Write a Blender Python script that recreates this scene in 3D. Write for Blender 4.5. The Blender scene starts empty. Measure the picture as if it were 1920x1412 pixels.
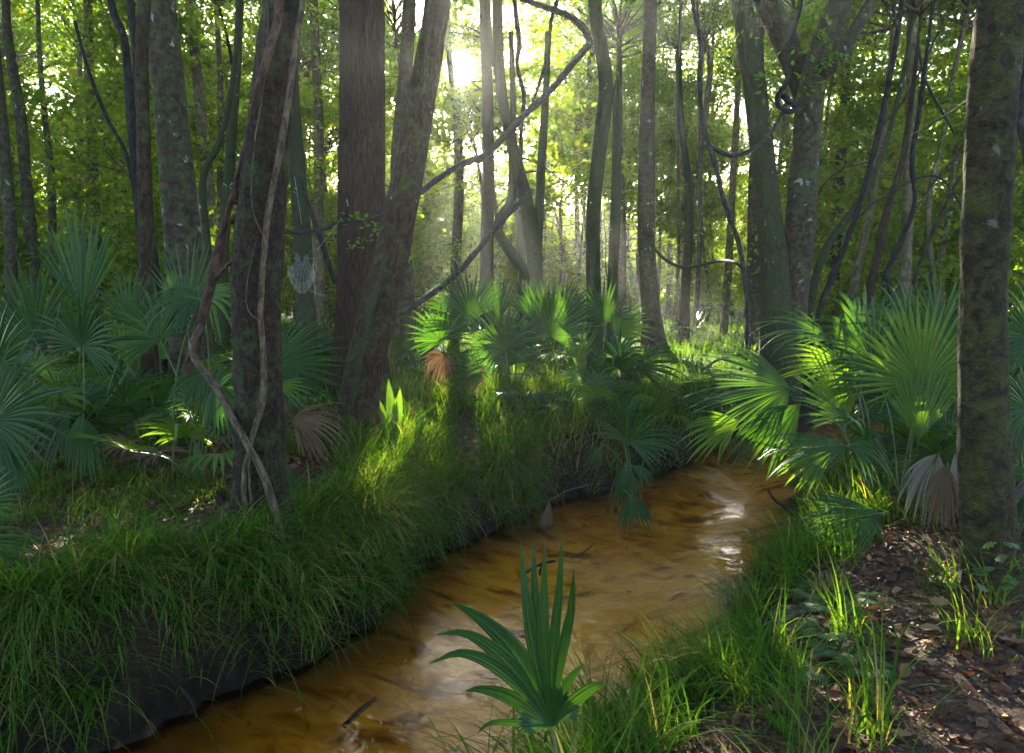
import bpy, math, random
import numpy as np
from mathutils import Vector, Matrix, Euler

# ------------------------------------------------------------------ camera, sky, sun, exposure
SC = bpy.context.scene
COL = SC.collection
W0, H0, FPX = 1920.0, 1412.0, 1500.0
CAMH = 2.3
PITCH = math.atan(166.0 / FPX)
cd = bpy.data.cameras.new('camera'); cd.lens = 36.0 * FPX / W0; cd.sensor_width = 36.0
cd.clip_start = 0.05; cd.clip_end = 2000
cam = bpy.data.objects.new('camera', cd); COL.objects.link(cam)
cam.location = (0, 0, CAMH); cam.rotation_euler = (math.pi / 2 - PITCH, 0, 0)
SC.camera = cam

CF = np.array([0, math.cos(PITCH), -math.sin(PITCH)])
CU = np.array([0, math.sin(PITCH), math.cos(PITCH)])
CX = np.array([1.0, 0, 0])
def ray(px, py):
    return CF + (px - 960.0) / FPX * CX + (706.0 - py) / FPX * CU
def at(px, py, Y):
    d = ray(px, py); return np.array([0, 0, CAMH]) + d * (Y / d[1])
def G(px, py, z=0.0):
    d = ray(px, py); return np.array([0, 0, CAMH]) + d * ((z - CAMH) / d[2])

sd = ray(862, 128); sd /= np.linalg.norm(sd)
SUN = sd
elev = math.asin(sd[2]); azim = math.atan2(sd[0], sd[1])
world = bpy.data.worlds.new('World'); SC.world = world; world.use_nodes = True
wn = world.node_tree.nodes
sky = wn.new('ShaderNodeTexSky'); sky.sky_type = 'NISHITA'; sky.sun_disc = False
sky.sun_elevation = elev; sky.sun_rotation = azim
sky.air_density = 0.6; sky.dust_density = 1.3; sky.ozone_density = 0.4
world.node_tree.links.new(sky.outputs[0], wn['Background'].inputs[0])
wn['Background'].inputs[1].default_value = 0.075
sl = bpy.data.lights.new('sun', 'SUN'); sl.energy = 5.0; sl.angle = math.radians(0.5); sl.color = (1.0, 0.9, 0.72)
so = bpy.data.objects.new('sun', sl); COL.objects.link(so)
so.rotation_euler = Vector(-sd).to_track_quat('-Z', 'Y').to_euler()
so.location = (0, 0, 30)
SC.view_settings.view_transform = 'Standard'; SC.view_settings.look = 'None'
SC.view_settings.gamma = 1.0; SC.view_settings.use_curve_mapping = False
SC.view_settings.exposure = 3.6

SC.render.engine = 'CYCLES'
cy = SC.cycles
cy.use_denoising = True
cy.max_bounces = 7; cy.diffuse_bounces = 4; cy.glossy_bounces = 3; cy.transmission_bounces = 4
cy.transparent_max_bounces = 8; cy.volume_bounces = 0
cy.caustics_reflective = False; cy.caustics_refractive = False
cy.sample_clamp_indirect = 8.0

# ------------------------------------------------------------------ helpers
rng = np.random.default_rng(7)
random.seed(7)

def hash3(ix, iy, iz, s):
    n = (ix * 374761393 + iy * 668265263 + iz * 2147483647 + s * 974711) & 0xffffffff
    n = ((n ^ (n >> 13)) * 1274126177) & 0xffffffff
    return ((n ^ (n >> 16)) & 0xffff) / 65535.0
def vnoise(p, seed=0):
    p = np.asarray(p, float); i = np.floor(p).astype(np.int64); f = p - i; f = f * f * (3 - 2 * f)
    out = 0
    for dx in (0, 1):
        for dy in (0, 1):
            for dz in (0, 1):
                w = (f[..., 0] if dx else 1 - f[..., 0]) * (f[..., 1] if dy else 1 - f[..., 1]) * (f[..., 2] if dz else 1 - f[..., 2])
                out = out + w * hash3(i[..., 0] + dx, i[..., 1] + dy, i[..., 2] + dz, seed)
    return out * 2 - 1
def fbm(p, seed=0, oct=3):
    p = np.asarray(p, float); a = 1.0; s = 0; t = 0
    for k in range(oct):
        s = s + a * vnoise(p * (2.03 ** k), seed + k); t += a; a *= 0.5
    return s / t
def sstep(a, b, x):
    t = np.clip((x - a) / (b - a), 0, 1); return t * t * (3 - 2 * t)

def mesh(name, V, F, rnd=None, uv=None, smooth=True):
    V = np.ascontiguousarray(V, np.float32); F = np.ascontiguousarray(F, np.int32)
    me = bpy.data.meshes.new(name); k = F.shape[1]
    me.vertices.add(len(V)); me.vertices.foreach_set('co', V.ravel())
    me.loops.add(F.size); me.loops.foreach_set('vertex_index', F.ravel())
    me.polygons.add(len(F)); me.polygons.foreach_set('loop_start', np.arange(0, F.size, k, dtype=np.int32))
    me.polygons.foreach_set('use_smooth', np.full(len(F), smooth))
    if rnd is not None:
        a = me.attributes.new('rnd', 'FLOAT', 'POINT'); a.data.foreach_set('value', np.ascontiguousarray(rnd, np.float32))
    if uv is not None:
        u = me.uv_layers.new(name='UVMap'); u.data.foreach_set('uv', np.ascontiguousarray(uv[F.ravel()], np.float32).ravel())
    me.update(calc_edges=True); me.validate()
    return me
class Acc:
    def __init__(s): s.V = []; s.F = []; s.R = []; s.U = []; s.n = 0
    def add(s, V, F, r=0.5, uv=None):
        s.V.append(V); s.F.append(np.asarray(F) + s.n)
        s.R.append(np.full(len(V), r) if np.isscalar(r) else r)
        s.U.append(uv if uv is not None else np.zeros((len(V), 2))); s.n += len(V)
    def mesh(s, name, smooth=True, origin=None):
        V = np.concatenate(s.V)
        if origin is not None: V = V - np.asarray(origin)
        return mesh(name, V, np.concatenate(s.F), np.concatenate(s.R), np.concatenate(s.U), smooth)

def obj(name, me, mat=None, parent=None, loc=None):
    o = bpy.data.objects.new(name, me); COL.objects.link(o)
    if mat is not None and me is not None and not me.materials:
        for m in (mat if isinstance(mat, (list, tuple)) else [mat]): me.materials.append(m)
    if parent is not None: o.parent = parent
    if loc is not None: o.location = loc
    return o
def tag(o, label, cat, group=None):
    o['label'] = label; o['category'] = cat
    if group: o['group'] = group
    return o
def thing(name, label, cat, loc, group=None):
    o = bpy.data.objects.new(name, None); COL.objects.link(o); o.location = loc; o.empty_display_size = 0.2
    return tag(o, label, cat, group)

def spline(P, n):
    P = np.asarray(P, float)
    if len(P) == 2:
        t = np.linspace(0, 1, n)[:, None]; return P[0] * (1 - t) + P[1] * t
    Q = np.vstack([2 * P[0] - P[1], P, 2 * P[-1] - P[-2]])
    L = np.concatenate([[0], np.cumsum(np.linalg.norm(np.diff(P[:, :3], axis=0), axis=1))])
    s = np.linspace(0, L[-1], n); out = []
    for v in s:
        i = min(max(np.searchsorted(L, v) - 1, 0), len(P) - 2)
        t = (v - L[i]) / max(L[i + 1] - L[i], 1e-9)
        a, b, c, d = Q[i], Q[i + 1], Q[i + 2], Q[i + 3]
        out.append(0.5 * (2 * b + (c - a) * t + (2 * a - 5 * b + 4 * c - d) * t * t + (3 * b - a - 3 * c + d) * t ** 3))
    return np.array(out)
def tube(P, R, sides=8, cap=True, namp=0.0, nscale=3.0, seed=0, lobes=0, lobeamp=0.0):
    """P (n,3) R (n,) -> V, F, uv in metres"""
    P = np.asarray(P, float); R = np.asarray(R, float); n = len(P)
    T = np.gradient(P, axis=0); T /= np.linalg.norm(T, axis=1)[:, None] + 1e-12
    ref = np.array([0, 1.0, 0]) if abs(T[0][1]) < 0.8 else np.array([1.0, 0, 0])
    N = np.zeros_like(P); v = ref - T[0] * (ref @ T[0]); N[0] = v / np.linalg.norm(v)
    for i in range(1, n):
        v = N[i - 1] - T[i] * (N[i - 1] @ T[i]); N[i] = v / np.linalg.norm(v)
    B = np.cross(T, N)
    a = np.linspace(0, 2 * math.pi, sides + 1)
    RR = np.repeat(R[:, None], sides + 1, 1)
    if lobes: RR = RR * (1 + np.asarray(lobeamp)[:, None] * np.cos(lobes * a + seed)[None, :] )
    dirs = N[:, None, :] * np.cos(a)[None, :, None] + B[:, None, :] * np.sin(a)[None, :, None]
    V = P[:, None, :] + dirs * RR[:, :, None]
    if namp:
        d = fbm(V * np.array([nscale, nscale, nscale * 0.45]), seed, 3)
        if sides > 40: d = d + 1.1 * (0.5 - np.abs(fbm(V * np.array([16, 16, 3.5]), seed + 7, 2))) + 0.5 * fbm(V * 22, seed + 9, 2)
        d[:, -1] = d[:, 0]
        V = V + dirs * (d * namp)[:, :, None]
    L = np.concatenate([[0], np.cumsum(np.linalg.norm(np.diff(P, axis=0), axis=1))])
    uv = np.stack([np.repeat((a / (2 * math.pi))[None, :] * (2 * math.pi * R.mean()), n, 0), np.repeat(L[:, None], sides + 1, 1)], -1)
    s1 = sides + 1
    i, j = np.meshgrid(np.arange(n - 1), np.arange(sides), indexing='ij')
    F = np.stack([i * s1 + j, i * s1 + j + 1, (i + 1) * s1 + j + 1, (i + 1) * s1 + j], -1).reshape(-1, 4)
    return V.reshape(-1, 3), F, uv.reshape(-1, 2)

# ------------------------------------------------------------------ materials
def newmat(name):
    m = bpy.data.materials.new(name); m.use_nodes = True; nt = m.node_tree; nt.nodes.clear()
    out = nt.nodes.new('ShaderNodeOutputMaterial'); return m, nt, out
class NB:
    def __init__(s, nt): s.nt = nt
    def n(s, t, inp=None, **kw):
        nd = s.nt.nodes.new('ShaderNode' + t)
        for k, v in kw.items(): setattr(nd, k, v)
        for k, v in (inp or {}).items(): s.set(nd, k, v)
        return nd
    def set(s, nd, k, v):
        sock = nd.inputs[k]
        if hasattr(v, 'is_linked') or isinstance(v, bpy.types.NodeSocket): s.nt.links.new(v, sock)
        else: sock.default_value = v if not (isinstance(v, (tuple, list)) and len(v) == 3 and sock.type == 'RGBA') else (*v, 1)
    def ramp(s, fac, stops, interp='LINEAR'):
        r = s.n('ValToRGB', {'Fac': fac}); cr = r.color_ramp; cr.interpolation = interp
        while len(cr.elements) < len(stops): cr.elements.new(0.5)
        for e, (p, c) in zip(cr.elements, stops):
            e.position = p; e.color = (*c, 1) if len(c) == 3 else c
        return r.outputs[0]
    def noise(s, vec, scale, detail=4, rough=0.55, dist=0.0):
        return s.n('TexNoise', {'Vector': vec, 'Scale': scale, 'Detail': detail, 'Roughness': rough, 'Distortion': dist}).outputs['Fac']
    def mix(s, f, a, b, blend='MIX'):
        m = s.n('Mix', data_type='RGBA', blend_type=blend)
        s.set(m, 0, f); s.set(m, 6, a); s.set(m, 7, b); return m.outputs[2]
    def math(s, op, a, b=0.0, clamp=False):
        m = s.n('Math', operation=op, use_clamp=clamp); s.set(m, 0, a); s.set(m, 1, b); return m.outputs[0]
    def mapping(s, vec, scale):
        return s.n('Mapping', {'Vector': vec, 'Scale': scale}).outputs[0]

def bark(name, c1, c2, fu=35, fv=6, bump=0.6, moss=0.0, mossc=(0.045, 0.075, 0.018), lichen=0.0, lichenc=(0.42, 0.45, 0.4), blotch=0.0, scale=1.0):
    m, nt, out = newmat(name); b = NB(nt)
    tc = b.n('TexCoord'); uv = b.mapping(tc.outputs['UV'], (fu, fv, 1)); ob = tc.outputs['Object']
    fis = b.noise(uv, 1.0, 5, 0.6, 0.8)
    fine = b.noise(ob, 60, 4, 0.65)
    colr = b.ramp(fis, [(0.34, tuple(x * 0.2 for x in c1)), (0.48, c1), (0.62, tuple(x * 1.35 for x in c2))])
    big = b.noise(ob, 2.3, 4, 0.6)
    colr = b.mix(b.math('MULTIPLY', big, 0.5), colr, b.mix(1.0, colr, (0.55, 0.5, 0.45), 'MULTIPLY'))
    colr = b.mix(b.ramp(fine, [(0.35, (0, 0, 0)), (0.7, (0.5, 0.5, 0.5))]), colr, c2)
    if moss:
        mz = b.n('SeparateXYZ', {0: ob}).outputs
        mn = b.noise(ob, 5.0, 6, 0.7, 0.4)
        mf = b.ramp(mn, [(0.62 - 0.35 * moss, (0, 0, 0)), (0.78 - 0.3 * moss, (1, 1, 1))])
        colr = b.mix(b.math('MULTIPLY', mf, 0.85), colr, b.mix(fine, tuple(x * 0.6 for x in mossc), tuple(x * 1.5 for x in mossc)))
    if blotch:
        bn = b.noise(ob, 11.0, 5, 0.6, 0.6)
        bf = b.ramp(bn, [(0.62 - 0.06 * blotch, (0, 0, 0)), (0.70 - 0.06 * blotch, (1, 1, 1))])
        colr = b.mix(b.math('MULTIPLY', bf, 0.8), colr, (0.018, 0.016, 0.013))
    if lichen:
        ln = b.noise(b.mapping(ob, (1, 1, 0.8)), 6.5, 5, 0.62, 0.5)
        lf = b.ramp(ln, [(0.72 - 0.14 * lichen, (0, 0, 0)), (0.745 - 0.14 * lichen, (1, 1, 1))])
        colr = b.mix(b.math('MULTIPLY', lf, 0.75), colr, b.mix(fine, tuple(x * 0.6 for x in lichenc), lichenc))
    h = b.math('ADD', b.math('MULTIPLY', fis, 1.0), b.math('MULTIPLY', fine, 0.35))
    bp = b.n('Bump', {'Height': h, 'Strength': min(1.0, bump * 1.4), 'Distance': 0.045 * scale})
    p = b.n('BsdfPrincipled', {'Base Color': colr, 'Roughness': 0.9, 'Normal': bp.outputs[0]})
    p.inputs['Specular IOR Level'].default_value = 0.2
    nt.links.new(p.outputs[0], out.inputs[0]); return m

def leafmat(name, stops, tint=(1.6, 1.5, 0.45), trans=0.5, rough=0.45, spec=0.4, spots=0.0):
    m, nt, out = newmat(name); b = NB(nt)
    at_ = b.n('Attribute', attribute_name='rnd').outputs['Fac']
    colr = b.ramp(at_, stops)
    tc = b.n('TexCoord').outputs['Object']
    nz = b.noise(tc, 14, 3)
    colr = b.mix(b.math('MULTIPLY', nz, 0.5), colr, b.mix(1.0, colr, (0.62, 0.7, 0.6), 'MULTIPLY'))
    if spots:
        sp = b.noise(tc, 22, 5, 0.7)
        colr = b.mix(b.ramp(sp, [(0.66 - spots * 0.1, (0, 0, 0)), (0.72 - spots * 0.1, (1, 1, 1))]), colr, (0.1, 0.06, 0.02))
    p = b.n('BsdfPrincipled', {'Base Color': colr, 'Roughness': rough}); p.inputs['Specular IOR Level'].default_value = spec
    t = b.n('BsdfTranslucent', {'Color': b.mix(1.0, colr, tint, 'MULTIPLY')})
    mx = b.n('MixShader', {0: trans}); nt.links.new(p.outputs[0], mx.inputs[1]); nt.links.new(t.outputs[0], mx.inputs[2])
    nt.links.new(mx.outputs[0], out.inputs[0]); return m

M = {}
M['bark_dark'] = bark('bark_dark', (0.0173, 0.0107, 0.0062), (0.0379, 0.0243, 0.0134), 45, 16, 1.0, moss=0.35, lichen=0.15, lichenc=(0.2, 0.18, 0.15))
M['bark_ridge'] = bark('bark_ridge', (0.0292, 0.0162, 0.0102), (0.0577, 0.0333, 0.0213), 55, 5, 1.0, lichen=0.12)
M['bark_brown'] = bark('bark_brown', (0.0263, 0.0143, 0.0073), (0.0532, 0.0297, 0.0158), 30, 9, 0.8, moss=0.35, lichen=0.2)
M['bark_grey'] = bark('bark_grey', (0.0343, 0.0246, 0.0148), (0.0651, 0.0474, 0.0275), 14, 12, 0.5, moss=0.4, lichen=0.55, lichenc=(0.36, 0.4, 0.36))
M['bark_right'] = bark('bark_right', (0.0277, 0.0197, 0.0077), (0.0488, 0.0356, 0.0142), 16, 14, 0.7, moss=0.42, lichen=0.4, lichenc=(0.16, 0.16, 0.12), mossc=(0.055, 0.062, 0.012), blotch=1.0)
M['bark_moss'] = bark('bark_moss', (0.0266, 0.0214, 0.0102), (0.0532, 0.0416, 0.0203), 22, 9, 0.6, moss=0.8, lichen=0.3, mossc=(0.026, 0.042, 0.013))
M['bark_black'] = bark('bark_black', (0.012, 0.011, 0.009), (0.031, 0.026, 0.022), 22, 9, 0.6)
M['bark_hazed'] = bark('bark_hazed', (0.0855, 0.0700, 0.0363), (0.1501, 0.1218, 0.0666), 14, 6, 0.4, moss=0.35, lichen=0.3)  # paler bark for background trunks: their haze is put into the colour
M['vine_pale'] = bark('vine_pale', (0.0698, 0.0481, 0.0276), (0.1207, 0.0865, 0.0515), 30, 10, 0.5)
M['vine_dark'] = bark('vine_dark', (0.025, 0.021, 0.017), (0.053, 0.045, 0.037), 30, 10, 0.5)
M['vine_red'] = bark('vine_red', (0.056, 0.031, 0.021), (0.099, 0.059, 0.040), 30, 8, 0.7)
M['deadwood'] = bark('deadwood', (0.043, 0.034, 0.026), (0.105, 0.087, 0.068), 40, 6, 0.8, moss=0.2)
M['leaf_far'] = leafmat('leaf_far', [(0, (0.06, 0.10, 0.014)), (0.5, (0.10, 0.145, 0.018)), (0.85, (0.145, 0.17, 0.02)), (1, (0.2, 0.16, 0.02))], (2.8, 3.0, 0.5), 0.65, 0.5, 0.25)
M['leaf_canopy'] = leafmat('leaf_canopy', [(0, (0.05, 0.09, 0.014)), (0.6, (0.085, 0.13, 0.018)), (1, (0.13, 0.15, 0.02))], (2.8, 3.0, 0.5), 0.65, 0.5, 0.25)
M['leaf_near'] = leafmat('leaf_near', [(0, (0.06, 0.14, 0.015)), (1, (0.10, 0.17, 0.02))], (1.9, 2.1, 0.5), 0.6, 0.45, 0.3)
PALM = [(0, (0.012, 0.045, 0.009)), (0.5, (0.024, 0.07, 0.011)), (1, (0.045, 0.10, 0.012))]
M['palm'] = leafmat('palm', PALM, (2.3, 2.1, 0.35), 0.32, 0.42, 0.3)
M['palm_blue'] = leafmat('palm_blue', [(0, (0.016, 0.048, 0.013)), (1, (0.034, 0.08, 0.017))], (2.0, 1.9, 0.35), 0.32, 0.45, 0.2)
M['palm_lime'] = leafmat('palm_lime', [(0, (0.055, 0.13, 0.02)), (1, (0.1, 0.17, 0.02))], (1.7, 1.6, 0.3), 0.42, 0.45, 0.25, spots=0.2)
M['palm_dead'] = leafmat('palm_dead', [(0, (0.075, 0.042, 0.02)), (1, (0.16, 0.1, 0.05))], (1, 0.8, 0.5), 0.2, 0.7, 0.2)
M['palm_pale'] = leafmat('palm_pale', [(0, (0.14, 0.12, 0.075)), (1, (0.24, 0.22, 0.15))], (1, 0.9, 0.6), 0.25, 0.6, 0.25)
M['petiole'] = leafmat('petiole', [(0, (0.05, 0.09, 0.02)), (1, (0.08, 0.12, 0.025))], (1, 1, 0.5), 0.1, 0.4, 0.4)
GR = [(0, (0.035, 0.10, 0.014)), (0.55, (0.07, 0.145, 0.018)), (0.85, (0.11, 0.17, 0.025)), (0.93, (0.17, 0.16, 0.06)), (1, (0.26, 0.2, 0.1))]
M['grass'] = leafmat('grass', GR, (2.1, 2.0, 0.35), 0.5, 0.6, 0.0)
M['grass_far'] = leafmat('grass_far', [(0, (0.045, 0.11, 0.022)), (1, (0.085, 0.15, 0.03))], (2.1, 2.0, 0.45), 0.55, 0.65, 0.0)
M['litter'] = leafmat('litter', [(0, (0.035, 0.013, 0.006)), (0.5, (0.12, 0.047, 0.018)), (0.85, (0.2, 0.095, 0.042)), (1, (0.32, 0.19, 0.1))], (1, 0.75, 0.4), 0.15, 0.65, 0.3)
M['leaf_orange'] = leafmat('leaf_orange', [(0, (0.35, 0.12, 0.02)), (1, (0.45, 0.17, 0.02))], (1, 0.9, 0.5), 0.3, 0.5, 0.4)
M['web'] = leafmat('web', [(0, (0.7, 0.7, 0.7)), (1, (0.8, 0.8, 0.8))], (1, 1, 1), 0.4, 0.4, 0.5)
M['fern'] = leafmat('fern', [(0, (0.06, 0.13, 0.045)), (1, (0.09, 0.16, 0.05))], (1.3, 1.5, 0.5), 0.4, 0.5, 0.3)

# ground material: soil and humus, wet near the stream, green cover further into the wood
def ground_mat():
    m, nt, out = newmat('forest_floor'); b = NB(nt)
    ob = b.n('TexCoord').outputs['Object']
    n1 = b.noise(ob, 3.0, 5, 0.6); n2 = b.noise(ob, 38, 5, 0.65); n3 = b.noise(ob, 0.7, 3)
    soil = b.ramp(n2, [(0.3, (0.022, 0.015, 0.010)), (0.52, (0.07, 0.045, 0.03)), (0.75, (0.15, 0.10, 0.07))])
    cov = b.n('Attribute', attribute_name='cover').outputs['Fac']
    green = b.ramp(n2, [(0.3, (0.022, 0.045, 0.012)), (0.7, (0.06, 0.105, 0.025))])
    f = b.math('MULTIPLY', cov, b.ramp(n1, [(0.3, (0.35, 0.35, 0.35)), (0.55, (1, 1, 1))]))
    colr = b.mix(f, soil, green)
    wet = b.n('Attribute', attribute_name='wet').outputs['Fac']
    colr = b.mix(wet, colr, b.mix(n2, (0.003, 0.002, 0.001), (0.02, 0.011, 0.005)))
    rough = b.math('SUBTRACT', 0.95, b.math('MULTIPLY', wet, 0.25))
    bp = b.n('Bump', {'Height': b.math('ADD', n2, n1), 'Strength': 0.8, 'Distance': 0.03})
    p = b.n('BsdfPrincipled', {'Base Color': colr, 'Roughness': rough, 'Normal': bp.outputs[0]}); p.inputs['Specular IOR Level'].default_value = 0.12
    # sand of the bed
    sn = b.noise(b.mapping(ob, (1, 2.2, 1)), 2.2, 5, 0.6, 0.8); s2 = b.noise(ob, 90, 3)
    sand = b.ramp(sn, [(0.36, (0.22, 0.125, 0.045)), (0.455, (0.62, 0.44, 0.19)), (0.56, (0.85, 0.68, 0.38))])
    sand = b.mix(b.math('MULTIPLY', s2, 0.5), sand, b.mix(1.0, sand, (0.6, 0.55, 0.5), 'MULTIPLY'))
    deb = b.noise(ob, 6.5, 6, 0.7, 1.2)
    sand = b.mix(b.ramp(deb, [(0.60, (0, 0, 0)), (0.7, (0.8, 0.8, 0.8))]), sand, (0.05, 0.03, 0.015))
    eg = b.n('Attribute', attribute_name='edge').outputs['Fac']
    sand = b.mix(b.math('MULTIPLY', eg, 0.85), sand, b.mix(s2, (0.025, 0.014, 0.006), (0.09, 0.05, 0.02)))  # debris brown along the banks, with the bank's shade painted into the bed
    p2 = b.n('BsdfPrincipled', {'Base Color': sand, 'Roughness': 0.9})
    bed = b.n('Attribute', attribute_name='bed').outputs['Fac']
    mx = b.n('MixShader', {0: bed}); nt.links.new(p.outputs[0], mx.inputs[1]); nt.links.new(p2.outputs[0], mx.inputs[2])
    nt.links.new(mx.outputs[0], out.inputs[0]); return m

def water_mat():
    m, nt, out = newmat('tannin_water'); b = NB(nt)
    ob = b.n('TexCoord').outputs['Object']
    mp = b.mapping(ob, (1.0, 0.8, 1))
    n1 = b.noise(mp, 8.0, 3, 0.55, 0.6); n2 = b.noise(mp, 34, 3, 0.6, 0.4)
    rif = b.noise(ob, 0.9, 2); rf = b.ramp(rif, [(0.45, (0.05, 0.05, 0.05)), (0.58, (1.4, 1.4, 1.4))])
    h = b.math('ADD', b.math('MULTIPLY', n1, 0.55), b.math('MULTIPLY', b.math('MULTIPLY', n2, rf), 0.75))
    bp = b.n('Bump', {'Height': h, 'Strength': 0.34, 'Distance': 0.02})
    tr = b.n('BsdfTransparent', {'Color': (0.985, 0.68, 0.14, 1)})
    gl = b.n('BsdfGlossy', {'Color': (0.95, 0.95, 1, 1), 'Roughness': 0.015, 'Normal': bp.outputs[0]})
    fr = b.n('Fresnel', {'IOR': 1.33, 'Normal': bp.outputs[0]})
    mx = b.n('MixShader', {0: fr.outputs[0]}); nt.links.new(tr.outputs[0], mx.inputs[1]); nt.links.new(gl.outputs[0], mx.inputs[2])
    nt.links.new(mx.outputs[0], out.inputs[0]); return m

# ------------------------------------------------------------------ stream course and ground height
LE = [(-60, -6), (-14, 0.2), (-8, 1.6), (-4.2, 2.7), (-2.75, 3.45)] + [tuple(G(x, y)[:2]) for x, y in
      [(385, 1330), (480, 1270), (560, 1215), (700, 1140), (765, 1080), (800, 1040), (860, 1010), (935, 985), (1010, 950), (1120, 925), (1205, 893), (1285, 872), (1290, 845), (1330, 822), (1420, 802), (1520, 790), (1680, 780)]] + [(12, 15.2), (20, 16), (60, 20)]
RE = [(-60, -12), (-14, -2.2), (-8, -0.6), (-3.2, 1.0), (-1.2, 2.1), (-0.15, 3.1)] + [tuple(G(x, y)[:2]) for x, y in
      [(1060, 1412), (1150, 1330), (1285, 1255), (1325, 1180), (1395, 1105), (1475, 1045), (1490, 985), (1480, 940), (1500, 905), (1580, 868), (1700, 845)]] + [(9, 11.6), (20, 12.6), (60, 16)]
LE = spline(np.c_[np.array(LE), np.zeros(len(LE))], 160)[:, :2]; RE = spline(np.c_[np.array(RE), np.zeros(len(RE))], 160)[:, :2]
POLY = np.vstack([LE, RE[::-1]])
def segdist(x, y, E):
    best = np.full(x.shape, 1e9)
    for (ax, ay), (bx, by) in zip(E[:-1], E[1:]):
        dx, dy = bx - ax, by - ay; L2 = dx * dx + dy * dy + 1e-12
        t = np.clip(((x - ax) * dx + (y - ay) * dy) / L2, 0, 1)
        best = np.minimum(best, np.hypot(x - ax - t * dx, y - ay - t * dy))
    return best
def inside(x, y):
    c = np.zeros(x.shape, bool); n = len(POLY)
    for i in range(n):
        (x1, y1), (x2, y2) = POLY[i], POLY[(i + 1) % n]
        if y1 == y2: continue
        c ^= ((y1 > y) != (y2 > y)) & (x < (x2 - x1) * (y - y1) / (y2 - y1) + x1)
    return c
def terrain(x, y):
    x = np.asarray(x, float); y = np.asarray(y, float)
    dl, dr = segdist(x, y, LE), segdist(x, y, RE); ins = inside(x, y)
    s = np.where(ins, -np.minimum(dl, dr), np.minimum(dl, dr)); left = dl < dr
    p = np.stack([x, y, np.zeros_like(x)], -1)
    s = s + 0.24 * fbm(p * 1.9, 3) * sstep(0, 0.12, np.abs(s) + 0.06) + 0.06 * fbm(p * 8, 8)
    hb = np.where(left, 0.62, 0.44) + 0.10 * fbm(p * 0.7, 5) + 0.04 * fbm(p * 2.5, 6)
    hb = hb + 0.22 * np.exp(-((x + 0.2) ** 2 / 1.6 + (y - 10.8) ** 2 / 1.2))
    hb = hb - np.where(left, 0.20 * np.exp(-((x + 0.35) ** 2 / 0.35 + (y - 7.6) ** 2 / 0.9)), 0)
    run = np.where(left, 0.34, 0.95)
    t = np.clip(s / run, 0, 1)
    prof = np.where(left, 1 - (1 - t) ** 2.2, t * t * (3 - 2 * t) * 0.6 + 0.4 * (1 - (1 - t) ** 2))
    zo = hb * prof + (0.012 + 0.085 * (1 - t)) * fbm(p * 6, 9) + 0.04 * (1 - t) * fbm(p * 17, 19) + 0.25 * sstep(8, 60, np.hypot(x, y)) * (0.5 + fbm(p * 0.08, 10))
    ripple = 0.02 * np.sin((x * 0.35 + y) * 34 + 3.0 * fbm(p * 2.0, 12)) * sstep(0.15, 0.5, -s)
    zi = -0.03 - 0.22 * sstep(0, 0.9, -s) + 0.06 * fbm(p * 1.1, 11) * sstep(0.2, 0.7, -s) + ripple
    return np.where(s > 0, np.maximum(zo, 0.0) + 0.004, zi), s, left
def gz(x, y):
    return float(terrain(np.array([x]), np.array([y]))[0][0])
def gzv(x, y): return terrain(x, y)[0]

def axis_coords(lo, hi, step, lim, grow=1.18):
    c = list(np.arange(lo, hi + 1e-6, step)); d = step
    while c[-1] < lim: d *= grow; c.append(c[-1] + d)
    d = step
    while c[0] > -lim: d *= grow; c.insert(0, c[0] - d)
    return np.array(c)
gx = axis_coords(-5.0, 6.5, 0.045, 130); gy = axis_coords(2.6, 13.5, 0.045, 130)
XX, YY = np.meshgrid(gx, gy)
ZZ, SS, LL = terrain(XX, YY)
nx, ny = len(gx), len(gy)
i, j = np.meshgrid(np.arange(ny - 1), np.arange(nx - 1), indexing='ij')
gF = np.stack([i * nx + j, i * nx + j + 1, (i + 1) * nx + j + 1, (i + 1) * nx + j], -1).reshape(-1, 4)
gme = mesh('ground', np.stack([XX, YY, ZZ], -1).reshape(-1, 3), gF)
def addattr(me, nm, v):
    a = me.attributes.new(nm, 'FLOAT', 'POINT'); a.data.foreach_set('value', np.ascontiguousarray(v.ravel(), np.float32))
pp = np.stack([XX, YY, np.zeros_like(XX)], -1)
addattr(gme, 'bed', sstep(0.03, 0.12, -SS))
addattr(gme, 'wet', np.maximum(1 - sstep(0.1, 0.34, ZZ), 0.8 * (1 - sstep(0.25, 0.5, SS + 0.15 * fbm(pp * 3, 73)))) * (SS > -0.1))
addattr(gme, 'edge', np.where(LL, 1 - sstep(0.05, 0.75, -SS + 0.25 * fbm(pp * 2.0, 71)), 1 - sstep(0.0, 0.3, -SS + 0.12 * fbm(pp * 2.0, 72))))  # mask for debris and painted bank shade, wider on the left
addattr(gme, 'cover', sstep(9.0, 13.0, YY + 1.5 * fbm(pp * 0.5, 4)))
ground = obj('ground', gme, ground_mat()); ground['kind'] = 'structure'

# water sheet following the stream (grid cells clipped to the wet side, a little under the banks)
wm = ((SS < 0.25)).ravel()
keep = wm[gF].any(1)
wF = gF[keep]; used = np.unique(wF); remap = np.full(nx * ny, -1); remap[used] = np.arange(len(used))
wV = np.stack([XX, YY, np.zeros_like(XX)], -1).reshape(-1, 3)[used]
water = obj('water', mesh('water', wV, remap[wF]), water_mat()); water['kind'] = 'structure'

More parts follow.
